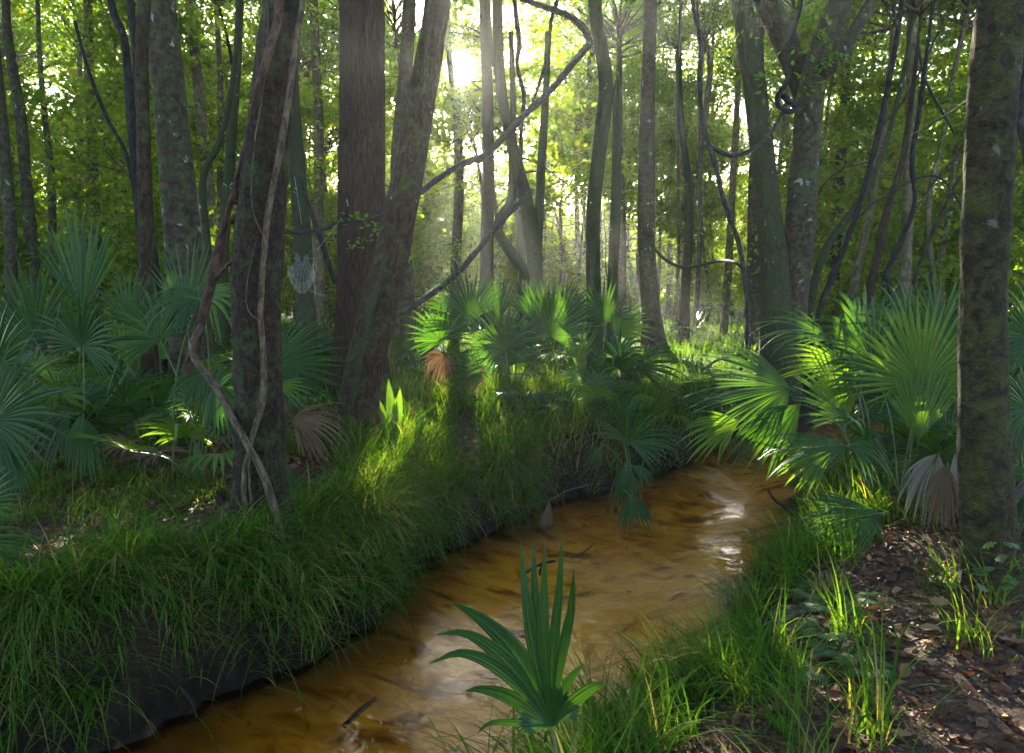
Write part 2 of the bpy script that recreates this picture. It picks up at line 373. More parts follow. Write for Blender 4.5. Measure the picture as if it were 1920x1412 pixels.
# ------------------------------------------------------------------ sun shafts: gaps in the canopy between the sun and these spots
SHAFTS = []   # (point, radius, growth per metre)
def shaft(p, r, k=0.0): SHAFTS.append((np.asarray(p, float), r, k))
GAPS = []     # openings in the canopy above the stream, where the water mirrors the sky
for gpx, gpy, gr, gk in [(735, 1290, 0.1, 0.045), (790, 1180, 0.1, 0.03), (1375, 1000, 0.1, 0.022), (950, 1240, 0.1, 0.03)]:
    g_ = G(gpx, gpy); gd = ray(gpx, gpy) * np.array([1, 1, -1]); GAPS.append((g_, gd / np.linalg.norm(gd), gr, gk))
for gaz, gel, gk in [(-10, 30, 0.07), (-8, 40, 0.10), (4, 44, 0.08)]:   # the canopy stands open above the creek
    a_, e_ = math.radians(gaz), math.radians(gel); GAPS.append((np.array([-0.2, 4.8, 0]), np.array([math.sin(a_) * math.cos(e_), math.cos(a_) * math.cos(e_), math.sin(e_)]), 0.2, gk))
shaft((0, 0, CAMH), 0.12, 0.017)
for px, py, z, r in [(735, 850, 0.75, 0.34), (745, 930, 0.6, 0.25), (520, 1120, 0.55, 0.2), (330, 1060, 0.6, 0.35), (880, 1110, 0, 0.45), (830, 1330, 0, 0.3), (1160, 1395, 0, 0.3),
                     (1230, 1195, 0, 0.3), (1390, 1150, 0.35, 0.3), (1250, 1330, 0.35, 0.4), (1330, 1400, 0.4, 0.35), (1080, 760, 0.75, 0.4), (970, 700, 0.8, 0.6), (1800, 1250, 0.45, 0.25),
                     (1650, 1010, 0.4, 0.2), (1290, 650, 0.7, 1.5), (1330, 620, 0.7, 1.8), (1270, 680, 0.7, 1.0), (1180, 690, 0.7, 0.7), (600, 600, 0.7, 0.9), (1250, 610, 0.7, 1.0), (1100, 640, 0.7, 0.8), (850, 640, 0.7, 0.8), (1600, 600, 0.8, 0.9), (1500, 760, 0.5, 0.5), (1560, 1230, .45, .25)]:
    shaft(G(px, py, z), r, 0.004)
rgs = np.random.default_rng(17)
for k in range(34):      # scattered sunflecks on both banks
    if k % 2: q_ = G(rgs.uniform(120, 820), rgs.uniform(960, 1180), 0.6)
    else: q_ = G(rgs.uniform(1300, 1900), rgs.uniform(1040, 1400), 0.45)
    shaft(q_, rgs.uniform(0.06, 0.16), 0.003)
PRIO = [1, 2, len(SHAFTS), len(SHAFTS) + 3]
for px, py, Y, r in [(1728, 715, 6.6, 0.17), (1600, 700, 7.0, 0.14), (1060, 1330, 2.6, 0.12), (750, 770, 8.8, 0.2), (170, 520, 7.6, 0.3), (1430, 800, 8, 0.12), (1000, 620, 12, 0.3), (660, 420, 11, 0.25)]:
    shaft(at(px, py, Y), r, 0.004)
def blocks_sun(x, y, rad, htop):
    for q, r, k in (SHAFTS[n] for n in PRIO):
        t = (y - q[1]) / SUN[1]
        if t > 0 and abs(q[0] + SUN[0] * t - x) < r + rad and q[2] + SUN[2] * t < htop: return True
    return False
def shaft_mask(P):
    bad = np.zeros(len(P), bool)
    for q, r, k in SHAFTS:
        d = P - q; t = d @ SUN
        m = (t > 0)
        dist = np.linalg.norm(d - t[:, None] * SUN, axis=1)
        bad |= m & (dist < r + k * t)
    for q, dr, r, k in GAPS:
        d = P - q; t = d @ dr; bad |= (t > 2) & (np.linalg.norm(d - t[:, None] * dr, axis=1) < r + k * t)
    return bad

# ------------------------------------------------------------------ foliage clouds
def leaf_quads(C, size, rg, upbias=0.35, aspect=0.6, hang=0.35):
    n = len(C)
    nrm = rg.normal(size=(n, 3)); nrm /= np.linalg.norm(nrm, axis=1)[:, None]; nrm[:, 2] = np.abs(nrm[:, 2]); nrm += np.array([0, 0, upbias]); nrm /= np.linalg.norm(nrm, axis=1)[:, None]
    d = rg.normal(size=(n, 3)); d -= nrm * (d * nrm).sum(1)[:, None]; d /= np.linalg.norm(d, axis=1)[:, None]
    d[:, 2] -= hang; d /= np.linalg.norm(d, axis=1)[:, None]
    s = np.cross(nrm, d); s /= np.linalg.norm(s, axis=1)[:, None] + 1e-9
    L = size * rg.uniform(0.6, 1.25, n)[:, None]; w = L * aspect * 0.5
    a = rg.uniform(0.35, 0.55, n)[:, None]
    V = np.stack([C - d * L * 0.5, C + s * w + d * L * (a - 0.5), C + d * L * 0.5, C - s * w + d * L * (a - 0.5)], 1)
    return V.reshape(-1, 3), np.arange(4 * n).reshape(-1, 4)

def gen_sapling(seed, h, nb, per, lsize, low=0.18, spread=1.0, r0=None):
    rg = np.random.default_rng(seed)
    n = 9; t = np.linspace(0, 1, n)
    wob = np.cumsum(rg.normal(size=(n, 2)) * 0.10 * h / 8, axis=0); wob -= wob[0]; lean = rg.normal(size=2) * 0.05 * h
    P = np.c_[wob + t[:, None] * lean, t * h]; P = spline(P, 26)
    r = (r0 or 0.011 * h) ; R = r * (1 - 0.82 * np.linspace(0, 1, 26)) * (1 + 0.5 * np.exp(-np.linspace(0, 1, 26) * 22))
    acc = Acc(); V, F, uv = tube(P, R, 9, namp=0.012, nscale=4, seed=seed); acc.add(V, F, 0.5, uv)
    C = []
    for b in range(nb):
        f = low + (1 - low) * (b + rg.uniform(0, 0.9)) / nb; f = min(f, 0.98); k = f * 25; i0 = int(k); p0 = P[i0]
        L = spread * h * 0.24 * (1 - 0.55 * f) * rg.uniform(0.6, 1.35); az = rg.uniform(0, 2 * math.pi); up = rg.uniform(0.05, 0.75)
        d = np.array([math.cos(az), math.sin(az), up]); d /= np.linalg.norm(d)
        q = [p0]; dd = d.copy()
        for s_ in range(4):
            dd = dd + rg.normal(size=3) * 0.22 + np.array([0, 0, -0.06]); dd /= np.linalg.norm(dd); q.append(q[-1] + dd * L / 4)
        q = spline(np.array(q), 9); V, F, uv = tube(q, np.linspace(max(0.35 * R[i0], 0.008), 0.004, 9), 5); acc.add(V, F, 0.5, uv)
        for tw in range(3):
            a0 = q[rg.integers(3, 8)]; dv = rg.normal(size=3) * np.array([1, 1, 0.35]); dv /= np.linalg.norm(dv)
            V, F, uv = tube(spline(np.array([a0, a0 + dv * L * 0.18 + [0, 0, 0.02], a0 + dv * L * 0.36]), 4), np.linspace(0.006, 0.003, 4), 3); acc.add(V, F, 0.5, uv)
        m = int(per * rg.uniform(0.5, 1.4)); 
        for cl in range(5):
            c = q[min(8, 3 + cl)] + rg.normal(size=3) * np.array([0.16, 0.16, 0.08]) * L
            sz = L * rg.uniform(0.16, 0.3); k2 = m // 5
            C.append(c + rg.normal(size=(k2, 3)) * np.array([sz, sz, sz * 0.28]))
    C = np.concatenate(C); V, F = leaf_quads(C, lsize, rg)
    return acc.mesh('trunk'), (V, F, np.repeat(np.clip(rg.normal(0.5, 0.26, len(C)), 0, 1), 4), C)

def gen_crown(seed, rx, rz, ncl, per, lsize):
    rg = np.random.default_rng(seed); acc = Acc(); C = []
    for b in range(ncl):
        az = rg.uniform(0, 6.283); rr = rx * math.sqrt(rg.uniform(0.05, 1)); z = rg.uniform(-0.8, 1.0) * rz
        e = np.array([rr * math.cos(az), rr * math.sin(az), z * (1 - 0.4 * (rr / rx) ** 2)])
        p0 = np.array([0, 0, -rz + (z + rz) * 0.35]); mid = (p0 + e) / 2 + rg.normal(size=3) * rx * 0.1
        q = spline(np.array([p0, mid, e]), 8); V, F, uv = tube(q, np.linspace(0.05, 0.012, 8), 5); acc.add(V, F, 0.5, uv)
        sz = rg.uniform(0.35, 0.75)
        for c in range(3):
            cc = e + rg.normal(size=3) * np.array([0.5, 0.5, 0.25]); C.append(cc + rg.normal(size=(per // 3, 3)) * np.array([sz, sz, sz * 0.35]))
    C = np.concatenate(C); V, F = leaf_quads(C, lsize, rg)
    return acc.mesh('branches'), (V, F, np.repeat(np.clip(rg.normal(0.5, 0.26, len(C)), 0, 1), 4), C)

class LeafProto:
    """crown mesh shared by copies; a copy that stands in a sun shaft gets its own thinned mesh"""
    def __init__(s, data, mat): s.V, s.F, s.R, s.C = data; s.mat = mat; s.me = None; s.cut = 0
    def make(s, parent, M4, name='crown', local=None):
        A = np.array(M4); Cw = s.C @ A[:3, :3].T + A[:3, 3]
        bad = shaft_mask(Cw) | (Cw[:, 1] < 3.0)
        if bad.any():
            k = np.repeat(~bad, 4); V = s.V[k]; F = np.arange(len(V)).reshape(-1, 4)
            if len(V) == 0: return None
            me = mesh('crown', V, F, s.R[k], smooth=False); s.cut += 1
        else:
            if s.me is None: s.me = mesh('crown', s.V, s.F, s.R, smooth=False)
            me = s.me
        o = obj(name, me, s.mat, parent)
        if local is not None: o.matrix_local = local
        return o

SAP = []
for k, (h, nb, per, ls) in enumerate([(7.5, 30, 240, 0.16), (9.5, 36, 250, 0.165), (6.0, 26, 240, 0.14), (11.0, 38, 250, 0.17), (8.5, 30, 250, 0.16), (5.0, 24, 230, 0.125)]):
    tm, ld = gen_sapling(100 + k, h, nb, per, ls, low=0.16 if k != 3 else 0.3, spread=1.15); SAP.append((h, tm, LeafProto(ld, M['leaf_far'])))
CRO = []
for k, (rx, rz, ncl, per) in enumerate([(3.2, 3.0, 34, 130), (2.7, 3.6, 34, 120), (3.7, 2.6, 36, 130), (2.5, 2.8, 28, 120)]):
    bm_, ld = gen_crown(200 + k, rx, rz, ncl, per, 0.22); CRO.append((rx, rz, bm_, LeafProto(ld, M['leaf_canopy'])))

# ------------------------------------------------------------------ trees
def add_crown(T, base, top, k, scale, rot):
    rx, rz, bme, lp = CRO[k % 4]
    loc = Matrix.Translation(Vector(np.asarray(top) - np.asarray(base)) + Vector((0, 0, rz * scale * 0.35))) @ Matrix.Rotation(rot, 4, 'Z') @ Matrix.Scale(scale, 4)
    Mw = Matrix.Translation(Vector(base)) @ loc
    br = obj('branches', bme, M['bark_hazed'], T); br.matrix_local = loc
    lp.make(T, Mw, local=loc)

def key_tree(label, pts, Y, mat, ztop=12.0, crown=0, cscale=1.0, lean_y=0.0, sides=20, namp=0.01, group='trees standing in the wood', flare=1.35, extra=None, name='tree', base_py=None, ground_base=True):
    """pts: (px, py, width px) from the foot upwards, measured at distance Y"""
    P = []; R = []
    for px, py, w in pts:
        p = at(px, py, Y); P.append(p); R.append(w * np.linalg.norm(p - [0, 0, CAMH]) / np.linalg.norm(ray(px, py)) / FPX / 2)
    P = np.array(P); R = np.array(R)
    g = gz(P[0][0], P[0][1])
    if P[0][2] > g + 0.08:
        foot = P[0] + (P[0] - P[1]) * np.clip((P[0][2] - g) / max(P[1][2] - P[0][2], 1e-3), 0, 1.2) * 0.6
        foot[2] = gz(foot[0], foot[1]) - 0.12; P = np.vstack([foot, P]); R = np.r_[R[0] * flare, R]
    else:
        P[0][2] = g - 0.12; R[0] *= flare
    if lean_y: P[:, 1] += lean_y * (P[:, 2] - P[0][2])
    d = P[-1] - P[-2]; d = d / np.linalg.norm(d)
    if ztop and P[-1][2] < ztop - 0.5:
        n = 4; hgt = ztop - P[-1][2]; dd = d.copy(); r = R[-1]
        for k in range(n):
            dd = dd * 0.75 + np.array([0, 0, 0.35]); dd /= np.linalg.norm(dd)
            P = np.vstack([P, P[-1] + dd * hgt / n / max(dd[2], 0.5)]); R = np.r_[R, r * (1 - 0.16 * (k + 1))]
    L = np.linalg.norm(np.diff(P, axis=0), axis=1).sum()
    n = int(np.clip(L / (0.05 if Y < 7 else 0.10 if Y < 14 else 0.22), 20, 240))
    PR = spline(np.c_[P, R], n); Pn, Rn = PR[:, :3], np.maximum(PR[:, 3], 0.004)
    hh = Pn[:, 2] - Pn[0, 2]
    Rn = Rn * (1 + (flare - 1) * 0.9 * np.exp(-hh / 0.18))
    base = np.array([Pn[0][0], Pn[0][1], gz(Pn[0][0], Pn[0][1])])
    T = thing(name, label, 'tree', base, group)
    acc = Acc(); V, F, uv = tube(Pn, Rn, sides, namp=namp, nscale=5 if Y < 8 else 2.5, seed=int(pts[0][0]), lobes=5, lobeamp=0.10 * np.exp(-hh / 0.25) + 0.02)
    acc.add(V, F, 0.5, uv)
    obj('trunk', acc.mesh('trunk', origin=base), mat, T)
    if crown is not None and ztop: add_crown(T, base, Pn[-1], crown, cscale, pts[0][0] * 0.1)
    return T, base
def limb(T, base, pts, Y, mat, name='limb', dy=0.0, sides=10, namp=0.006):
    P = np.array([np.r_[at(px, py, Y + dy * k), w * Y / FPX / 2] for k, (px, py, w) in enumerate(pts)])
    n = max(10, int(np.linalg.norm(np.diff(P[:, :3], axis=0), axis=1).sum() / 0.08)); Q = spline(P, n)
    acc = Acc(); V, F, uv = tube(Q[:, :3], np.maximum(Q[:, 3], 0.003), sides, namp=namp, nscale=6, seed=3); acc.add(V, F, 0.5, uv)
    return obj(name, acc.mesh(name, origin=base), mat, T)

key_tree('dark rough-barked foreground trunk with a pale liana climbing it, left bank', [(492, 985, 98), (488, 900, 92), (485, 780, 84), (482, 620, 84), (484, 520, 88), (490, 400, 84), (505, 230, 76), (520, 90, 72), (530, 0, 70), (538, -120, 68)], 5.35, M['bark_dark'], 12, 0, 1.0, sides=72, namp=0.016)
key_tree('mossy grey trunk with dark blotches at the right edge of the frame', [(1858, 1058, 96), (1850, 950, 92), (1843, 800, 84), (1842, 600, 80), (1848, 400, 80), (1858, 220, 82), (1870, 80, 82), (1880, 0, 82), (1890, -120, 80)], 4.75, M['bark_right'], 11, 1, 1.0, sides=72, namp=0.012, flare=1.2)
key_tree('broadest straight trunk with ridged purplish-brown bark, left of the sun', [(676, 735, 108), (677, 640, 96), (678, 480, 89), (679, 300, 85), (680, 120, 83), (680, 0, 82), (680, -150, 80)], 12.6, M['bark_ridge'], 15, 2, 1.2, sides=56, namp=0.018, flare=1.25)
key_tree('brown trunk leaning right across the broadest trunk', [(662, 835, 78), (675, 740, 72), (693, 650, 70), (722, 530, 66), (748, 410, 60), (772, 290, 54), (797, 150, 50), (815, 40, 47), (822, -10, 46), (840, -120, 44)], 8.6, M['bark_brown'], 12, 3, 1.0, sides=48, namp=0.014)
key_tree('pale lichen-spotted trunk tilting left behind the left palmettos', [(352, 560, 72), (345, 470, 70), (332, 330, 62), (318, 180, 58), (305, 60, 57), (298, -10, 56), (285, -120, 54)], 10.2, M['bark_grey'], 13, 1, 1.1, sides=40, namp=0.012)
key_tree('slim brown trunk touching the left side of the pale tilted trunk', [(276, 560, 28), (274, 470, 27), (270, 300, 26), (266, 120, 25), (270, 0, 25), (272, -100, 24)], 9.4, M['bark_brown'], 11, 3, 0.8)
key_tree('thin black crooked trunk left of the slim brown trunk', [(296, 540, 17), (280, 440, 16), (262, 380, 15), (248, 250, 17), (242, 160, 17), (232, 70, 15), (215, 30, 15), (205, -20, 14)], 10.8, M['bark_black'], 10, 0, 0.7)
key_tree('straight black stem just behind the slim brown trunk at the top left', [(272, 540, 13), (264, 400, 13), (258, 250, 14), (256, 120, 14), (246, 20, 14), (243, -60, 13)], 12.0, M['bark_black'], 10, 2, 0.7)
key_tree('mossy greenish trunk with a spider web before it, right of the liana trunk', [(578, 660, 38), (572, 560, 36), (566, 440, 34), (558, 320, 31), (550, 220, 28), (545, 120, 24), (542, 0, 22)], 12.0, M['bark_moss'], 11, 0, 0.8, sides=28)
key_tree('pale hazy trunk between the web tree and the broadest trunk', [(598, 600, 22), (597, 450, 20), (598, 250, 18), (592, 100, 17), (588, 0, 16)], 22, M['bark_hazed'], 14, 1, 1.0)
key_tree('grey trunk standing behind the leaning brown trunk', [(766, 672, 34), (763, 560, 30), (752, 420, 28), (745, 320, 27), (752, 220, 27), (762, 110, 26), (768, 0, 25)], 17, M['bark_grey'], 14, 2, 1.0)
key_tree('slender trunk right below the sun gap', [(852, 600, 20), (855, 480, 19), (861, 360, 18), (858, 250, 17), (850, 180, 13), (842, 100, 12), (838, 0, 10)], 27, M['bark_hazed'], 15, 3, 0.9)
key_tree('straight mossy trunk right of the sun, behind the central palmettos', [(914, 600, 28), (913, 470, 25), (916, 330, 23), (914, 180, 21), (910, 60, 20), (908, -30, 20)], 20, M['bark_moss'], 14, 0, 1.0)
Tp, bp_ = key_tree('twisted green tree with a looped fork behind the central palmettos', [(1003, 580, 34), (1003, 500, 30), (996, 430, 28), (985, 370, 26), (968, 300, 22), (950, 230, 20), (938, 150, 20), (934, 60, 20), (932, -20, 19)], 19, M['bark_moss'], 13, 1, 1.0)
limb(Tp, bp_, [(992, 520, 22), (970, 490, 22), (945, 455, 20), (933, 430, 20), (945, 400, 20), (958, 375, 16), (960, 300, 13), (962, 200, 12), (958, 60, 10)], 19, M['bark_moss'])
limb(Tp, bp_, [(1003, 500, 20), (1010, 420, 18), (1014, 330, 17), (1020, 230, 15), (1024, 160, 13), (1028, 60, 11)], 19, M['bark_moss'])
key_tree('curving mossy trunk rising through the central palmettos', [(1116, 690, 32), (1116, 610, 30), (1112, 500, 27), (1112, 400, 27), (1122, 300, 27), (1133, 210, 28), (1136, 150, 27), (1124, 70, 25), (1116, 20, 25), (1118, -60, 24)], 13.5, M['bark_moss'], 12, 2, 0.9, sides=28)
key_tree('thin trunk with a snapped top right of the curving mossy trunk', [(1148, 610, 24), (1150, 500, 20), (1155, 380, 19), (1157, 260, 18), (1158, 165, 16), (1158, 150, 9)], 19, M['bark_moss'], 0, None, namp=0.012)
key_tree('pale lichened grey trunk standing at the edge of the sunny lawn', [(1228, 662, 44), (1222, 600, 38), (1212, 480, 34), (1212, 340, 32), (1214, 200, 28), (1218, 60, 25), (1220, -20, 24)], 20, M['bark_grey'], 15, 3, 1.1, sides=28)
key_tree('slim mossy stem on the lawn right of the pale lichened trunk', [(1281, 640, 19), (1286, 540, 17), (1292, 420, 16), (1288, 320, 14), (1278, 230, 11), (1274, 140, 9), (1276, 40, 7)], 24, M['bark_moss'], 12, 0, 0.7)
key_tree('leaning thin stem on the lawn left of the forked tree', [(1357, 625, 16), (1366, 500, 15), (1372, 380, 13), (1378, 260, 11), (1384, 150, 10), (1386, 0, 9)], 27, M['bark_hazed'], 13, 2, 0.8)
key_tree('pale straight trunk peeking out left of the forked tree', [(1412, 610, 30), (1414, 480, 27), (1416, 330, 24), (1420, 200, 20), (1424, 60, 18)], 21, M['bark_grey'], 14, 1, 0.9)
Tv, bv = key_tree('large forked tree with a mossy left stem and a bare grey right stem', [(1458, 690, 74), (1456, 600, 58), (1452, 500, 52), (1440, 380, 46), (1428, 270, 44), (1415, 160, 42), (1400, 60, 40), (1388, -20, 38)], 13.5, M['bark_moss'], 13, 0, 1.0, sides=32)
limb(Tv, bv, [(1466, 690, 60), (1482, 590, 58), (1494, 480, 58), (1504, 370, 54), (1512, 260, 50), (1520, 180, 48), (1538, 100, 46), (1570, 20, 42), (1600, -60, 36), (1640, -200, 26)], 13.6, M['bark_grey'], 'trunk', sides=28, namp=0.02)
limb(Tv, bv, [(1512, 190, 40), (1490, 120, 46), (1465, 60, 46), (1440, 10, 44), (1415, -60, 40)], 13.9, M['bark_dark'], 'limb', sides=18)
limb(Tv, bv, [(1540, 130, 34), (1562, 118, 34), (1580, 95, 26), (1600, 60, 24), (1625, 20, 22), (1650, -30, 20)], 13.4, M['bark_grey'], 'limb', sides=14)
limb(Tv, bv, [(1500, 205, 12), (1480, 190, 12), (1466, 178, 12)], 13.3, M['bark_black'], 'limb_stub', sides=10)

# leaning saplings behind the right-hand palmettos
for lab, pts, Y, mt in [
    ('dark thin stem leaning right, first right of the forked tree', [(1528, 620, 11), (1560, 520, 11), (1600, 420, 11), (1635, 300, 11), (1660, 190, 10), (1680, 80, 10), (1694, -20, 9)], 12, 'bark_black'),
    ('grey-green curved stem behind the dark leaning stem', [(1512, 610, 18), (1535, 500, 16), (1565, 440, 15), (1610, 380, 13), (1650, 300, 11), (1680, 200, 9)], 17, 'bark_moss'),
    ('upright grey stem leaning slightly right behind the right palmettos', [(1590, 620, 17), (1605, 520, 16), (1625, 430, 14), (1642, 340, 12), (1655, 240, 10), (1668, 120, 8)], 18, 'bark_hazed'),
    ('brown stem leaning right above the arching frond', [(1612, 630, 18), (1640, 500, 16), (1662, 400, 14), (1690, 310, 12), (1702, 240, 10)], 17, 'bark_brown'),
    ('thin black stem bending right over the sunlit fan', [(1670, 560, 9), (1660, 520, 9), (1690, 450, 10), (1715, 380, 10), (1710, 300, 10), (1722, 220, 9), (1735, 120, 8), (1750, 0, 7)], 12, 'bark_black'),
    ('wispy stem left of the mossy right trunk', [(1700, 600, 7), (1730, 480, 7), (1780, 370, 6), (1800, 330, 5)], 13, 'bark_brown'),
    ('thin grey stem leaning left at the upper right', [(1760, 600, 12), (1740, 400, 11), (1770, 250, 10), (1790, 130, 10), (1820, 0, 9)], 18, 'bark_hazed')]:
    key_tree(lab, pts, Y, M[mt], 9 if Y > 14 else 0, 3 if Y > 14 else None, 0.7, sides=12, group='leaning stems behind the right-hand palmettos', name='slender_tree')
# left-hand background trunks
for lab, pts, Y, mt in [
    ('leftmost grey trunk at the very edge of the frame', [(22, 600, 24), (20, 450, 22), (8, 280, 21), (-8, 120, 20)], 15, 'bark_grey'),
    ('grey trunk bending left, second from the left edge', [(70, 600, 24), (62, 480, 22), (48, 330, 20), (40, 230, 20), (24, 130, 18), (14, 60, 16), (10, -20, 14)], 16, 'bark_grey'),
    ('slim forked grey trunk behind the upright palmetto fan', [(100, 600, 18), (98, 480, 17), (96, 330, 14), (84, 220, 11), (74, 100, 9), (70, -20, 8)], 19, 'bark_hazed'),
    ('straight hazy trunk above the upright palmetto fan', [(182, 600, 22), (180, 450, 21), (174, 330, 20), (168, 180, 18), (166, 60, 17), (164, -20, 16)], 21, 'bark_hazed'),
    ('wavy thin stem left of the reddish liana', [(392, 600, 16), (390, 480, 15), (380, 380, 14), (384, 320, 13), (410, 270, 12), (430, 190, 11), (442, 100, 9)], 13, 'bark_moss'),
    ('mossy straight stem behind the reddish liana', [(418, 600, 22), (420, 450, 20), (432, 300, 19), (438, 200, 18), (446, 90, 16), (450, -20, 15)], 15, 'bark_moss'),
    ('pale stem left of the mossy straight stem', [(408, 580, 13), (412, 400, 12), (414, 200, 11), (408, 60, 10), (405, -20, 10)], 24, 'bark_hazed'),
    ('dark slanting stem reaching from the slim brown trunk to the upper left', [(262, 440, 11), (240, 300, 9), (200, 220, 8), (165, 130, 7), (140, 40, 6)], 11.5, 'bark_black')]:
    key_tree(lab, pts, Y, M[mt], 12 if mt != 'bark_black' else 0, 1 if mt != 'bark_black' else None, 0.85, sides=14, group='trunks behind the left-hand palmettos', name='slender_tree')

# the background wood: saplings and canopy trees, each a thing of its own
LAND = [(-1e9, 'left of the upright palmetto fan'), (210, 'behind the pale tilted trunk'), (400, 'around the dark liana trunk'), (560, 'between the web tree and the broadest trunk'), (760, 'under the sun gap'),
        (960, 'behind the central palmettos'), (1150, 'between the curving trunk and the pale lichened trunk'), (1240, 'beyond the sunny lawn'), (1440, 'behind the forked tree'), (1560, 'behind the leaning stems'), (1740, 'around the mossy right trunk')]
ORD = ['first', 'second', 'third', 'fourth', 'fifth', 'sixth', 'seventh', 'eighth', 'ninth', 'tenth', 'eleventh', 'twelfth', 'thirteenth', 'fourteenth', 'fifteenth', 'sixteenth', 'seventeenth', 'eighteenth', 'nineteenth', 'twentieth']
def proj(p):
    d = np.asarray(p) - [0, 0, CAMH]; return 960 + FPX * (d @ CX) / (d @ CF), 706 - FPX * (d @ CU) / (d @ CF)
spots = []
rg = np.random.default_rng(41)
tries = 0
while len(spots) < 175 and tries < 6000:
    tries += 1
    y = 15.5 + 38 * rg.uniform() ** 0.85; x = rg.uniform(-1, 1) * (0.70 * y + 2)
    kind = 'sap' if rg.uniform() < 0.74 else 'can'
    if kind == 'sap' and y < 18 and abs(x) < 6: continue
    px, _ = proj((x, y, 0.7))
    if 835 < px < 890: continue                   # the gap the sun shines through
    if 1235 < px < 1410 and y < 34: continue      # the open sunny lawn
    if min([math.hypot(x - a, y - b) for a, b, *_ in spots] + [9]) < 1.35: continue
    if terrain(np.array([x]), np.array([y]))[1][0] < 0.8: continue
    # keep trunks out of the sun shafts near the ground
    ok = True
    for n2, (q, r, k) in enumerate(SHAFTS):
        hi = (7 if kind == 'sap' else 13) if n2 == 1 else 3.5
        t = (y - q[1]) / SUN[1]
        if t > 0 and abs(q[0] + SUN[0] * t - x) < r * 0.8 + 0.1 and q[2] + SUN[2] * t < hi: ok = False
    if ok: spots.append((x, y, kind, px))
for x, y, k in [(-4.5, 31, 'sap'), (-1.2, 33, 'sap'), (0.4, 41, 'can'), (1.6, 30, 'sap'), (2.8, 36, 'sap'), (-5.8, 43, 'can'), (3.6, 44, 'can'), (-2.2, 46, 'sap'), (5.2, 39, 'sap'), (-0.3, 50, 'can'), (6.4, 48, 'can'), (2.2, 52, 'sap'), (-7.2, 36, 'sap'), (8, 37, 'can'), (10.5, 40, 'sap'), (9, 46, 'can'), (12, 44, 'can'), (7.5, 42, 'sap'), (11.5, 36, 'sap'), (14, 39, 'can'), (-4.6, 49, 'can'), (-2.6, 44, 'can'), (-3.4, 52, 'sap'), (-3.9, 36, 'sap'), (-2.9, 41, 'sap'), (-1.7, 37, 'sap'), (-0.6, 44, 'sap'), (0.9, 39, 'sap'), (-4.9, 45, 'sap'), (2.0, 43, 'sap'), (6, 36, 'sap'), (7, 45, 'sap'), (8.5, 40, 'sap'), (-2.2, 49, 'sap'), (0.2, 53, 'sap')]:
    spots.append((x, y, k, proj((x, y, 0.7))[0]))
spots = [p_ for p_ in spots if not blocks_sun(p_[0], p_[1], 0.2 if p_[2] == 'sap' else 1.5, 9 if p_[2] == 'sap' else 22)]
spots.sort(key=lambda s: s[3])
cnt = {}
for n_, (x, y, kind, px) in enumerate(spots):
    place = [l for lim, l in LAND if px >= lim][-1]
    far = 'farther' if y > 32 else 'nearer'; key = (kind, place, far); k = cnt.get(key, 0); cnt[key] = k + 1
    z = gz(x, y); rot = rg.uniform(0, 6.28)
    if kind == 'sap':
        h, tme, lp = SAP[rg.integers(0, 6)]; s = rg.uniform(0.8, 1.35)
        T = thing('understory_tree', '%s %s slim leafy tree from left, %s' % (ORD[min(k, 19)], far, place), 'tree', (x, y, z - 0.05), 'slim leafy trees in the sunlit background')
        T.rotation_euler = (rg.normal() * 0.05, rg.normal() * 0.05, rot); T.scale = (s, s, s)
        Mw = Matrix.Translation((x, y, z - 0.05)) @ T.rotation_euler.to_matrix().to_4x4() @ Matrix.Scale(s, 4)
        obj('trunk', tme, M['bark_hazed'] if rg.uniform() < 0.6 else M['bark_moss'], T); lp.make(T, Mw)
    else:
        htop = rg.uniform(11, 16); r = rg.uniform(0.11, 0.22); lean = rg.normal(size=2) * 0.5
        q = np.array([[x, y, z - 0.1], [x + lean[0] * 0.2, y + lean[1] * 0.2, htop * 0.35], [x + lean[0] * 0.8, y + lean[1] * 0.8, htop * 0.7], [x + lean[0], y + lean[1], htop]])
        q = spline(q, 34); hh = q[:, 2] - q[0, 2]
        T = thing('canopy_tree', '%s %s tall trunk from left, %s' % (ORD[min(k, 19)], far, place), 'tree', (x, y, z), 'tall trunks of the hazy background wood')
        acc = Acc(); V, F, uv = tube(q, r * (1 - 0.55 * np.linspace(0, 1, 34)) * (1 + 0.6 * np.exp(-hh / 0.3)), 14, namp=0.02, nscale=2, seed=n_); acc.add(V, F, 0.5, uv)
        obj('trunk', acc.mesh('trunk', origin=(x, y, z)), M['bark_hazed'] if rg.uniform() < 0.65 else M['bark_grey'], T)
        add_crown(T, (x, y, z), q[-1], int(rg.integers(0, 4)), rg.uniform(0.9, 1.3), rot)

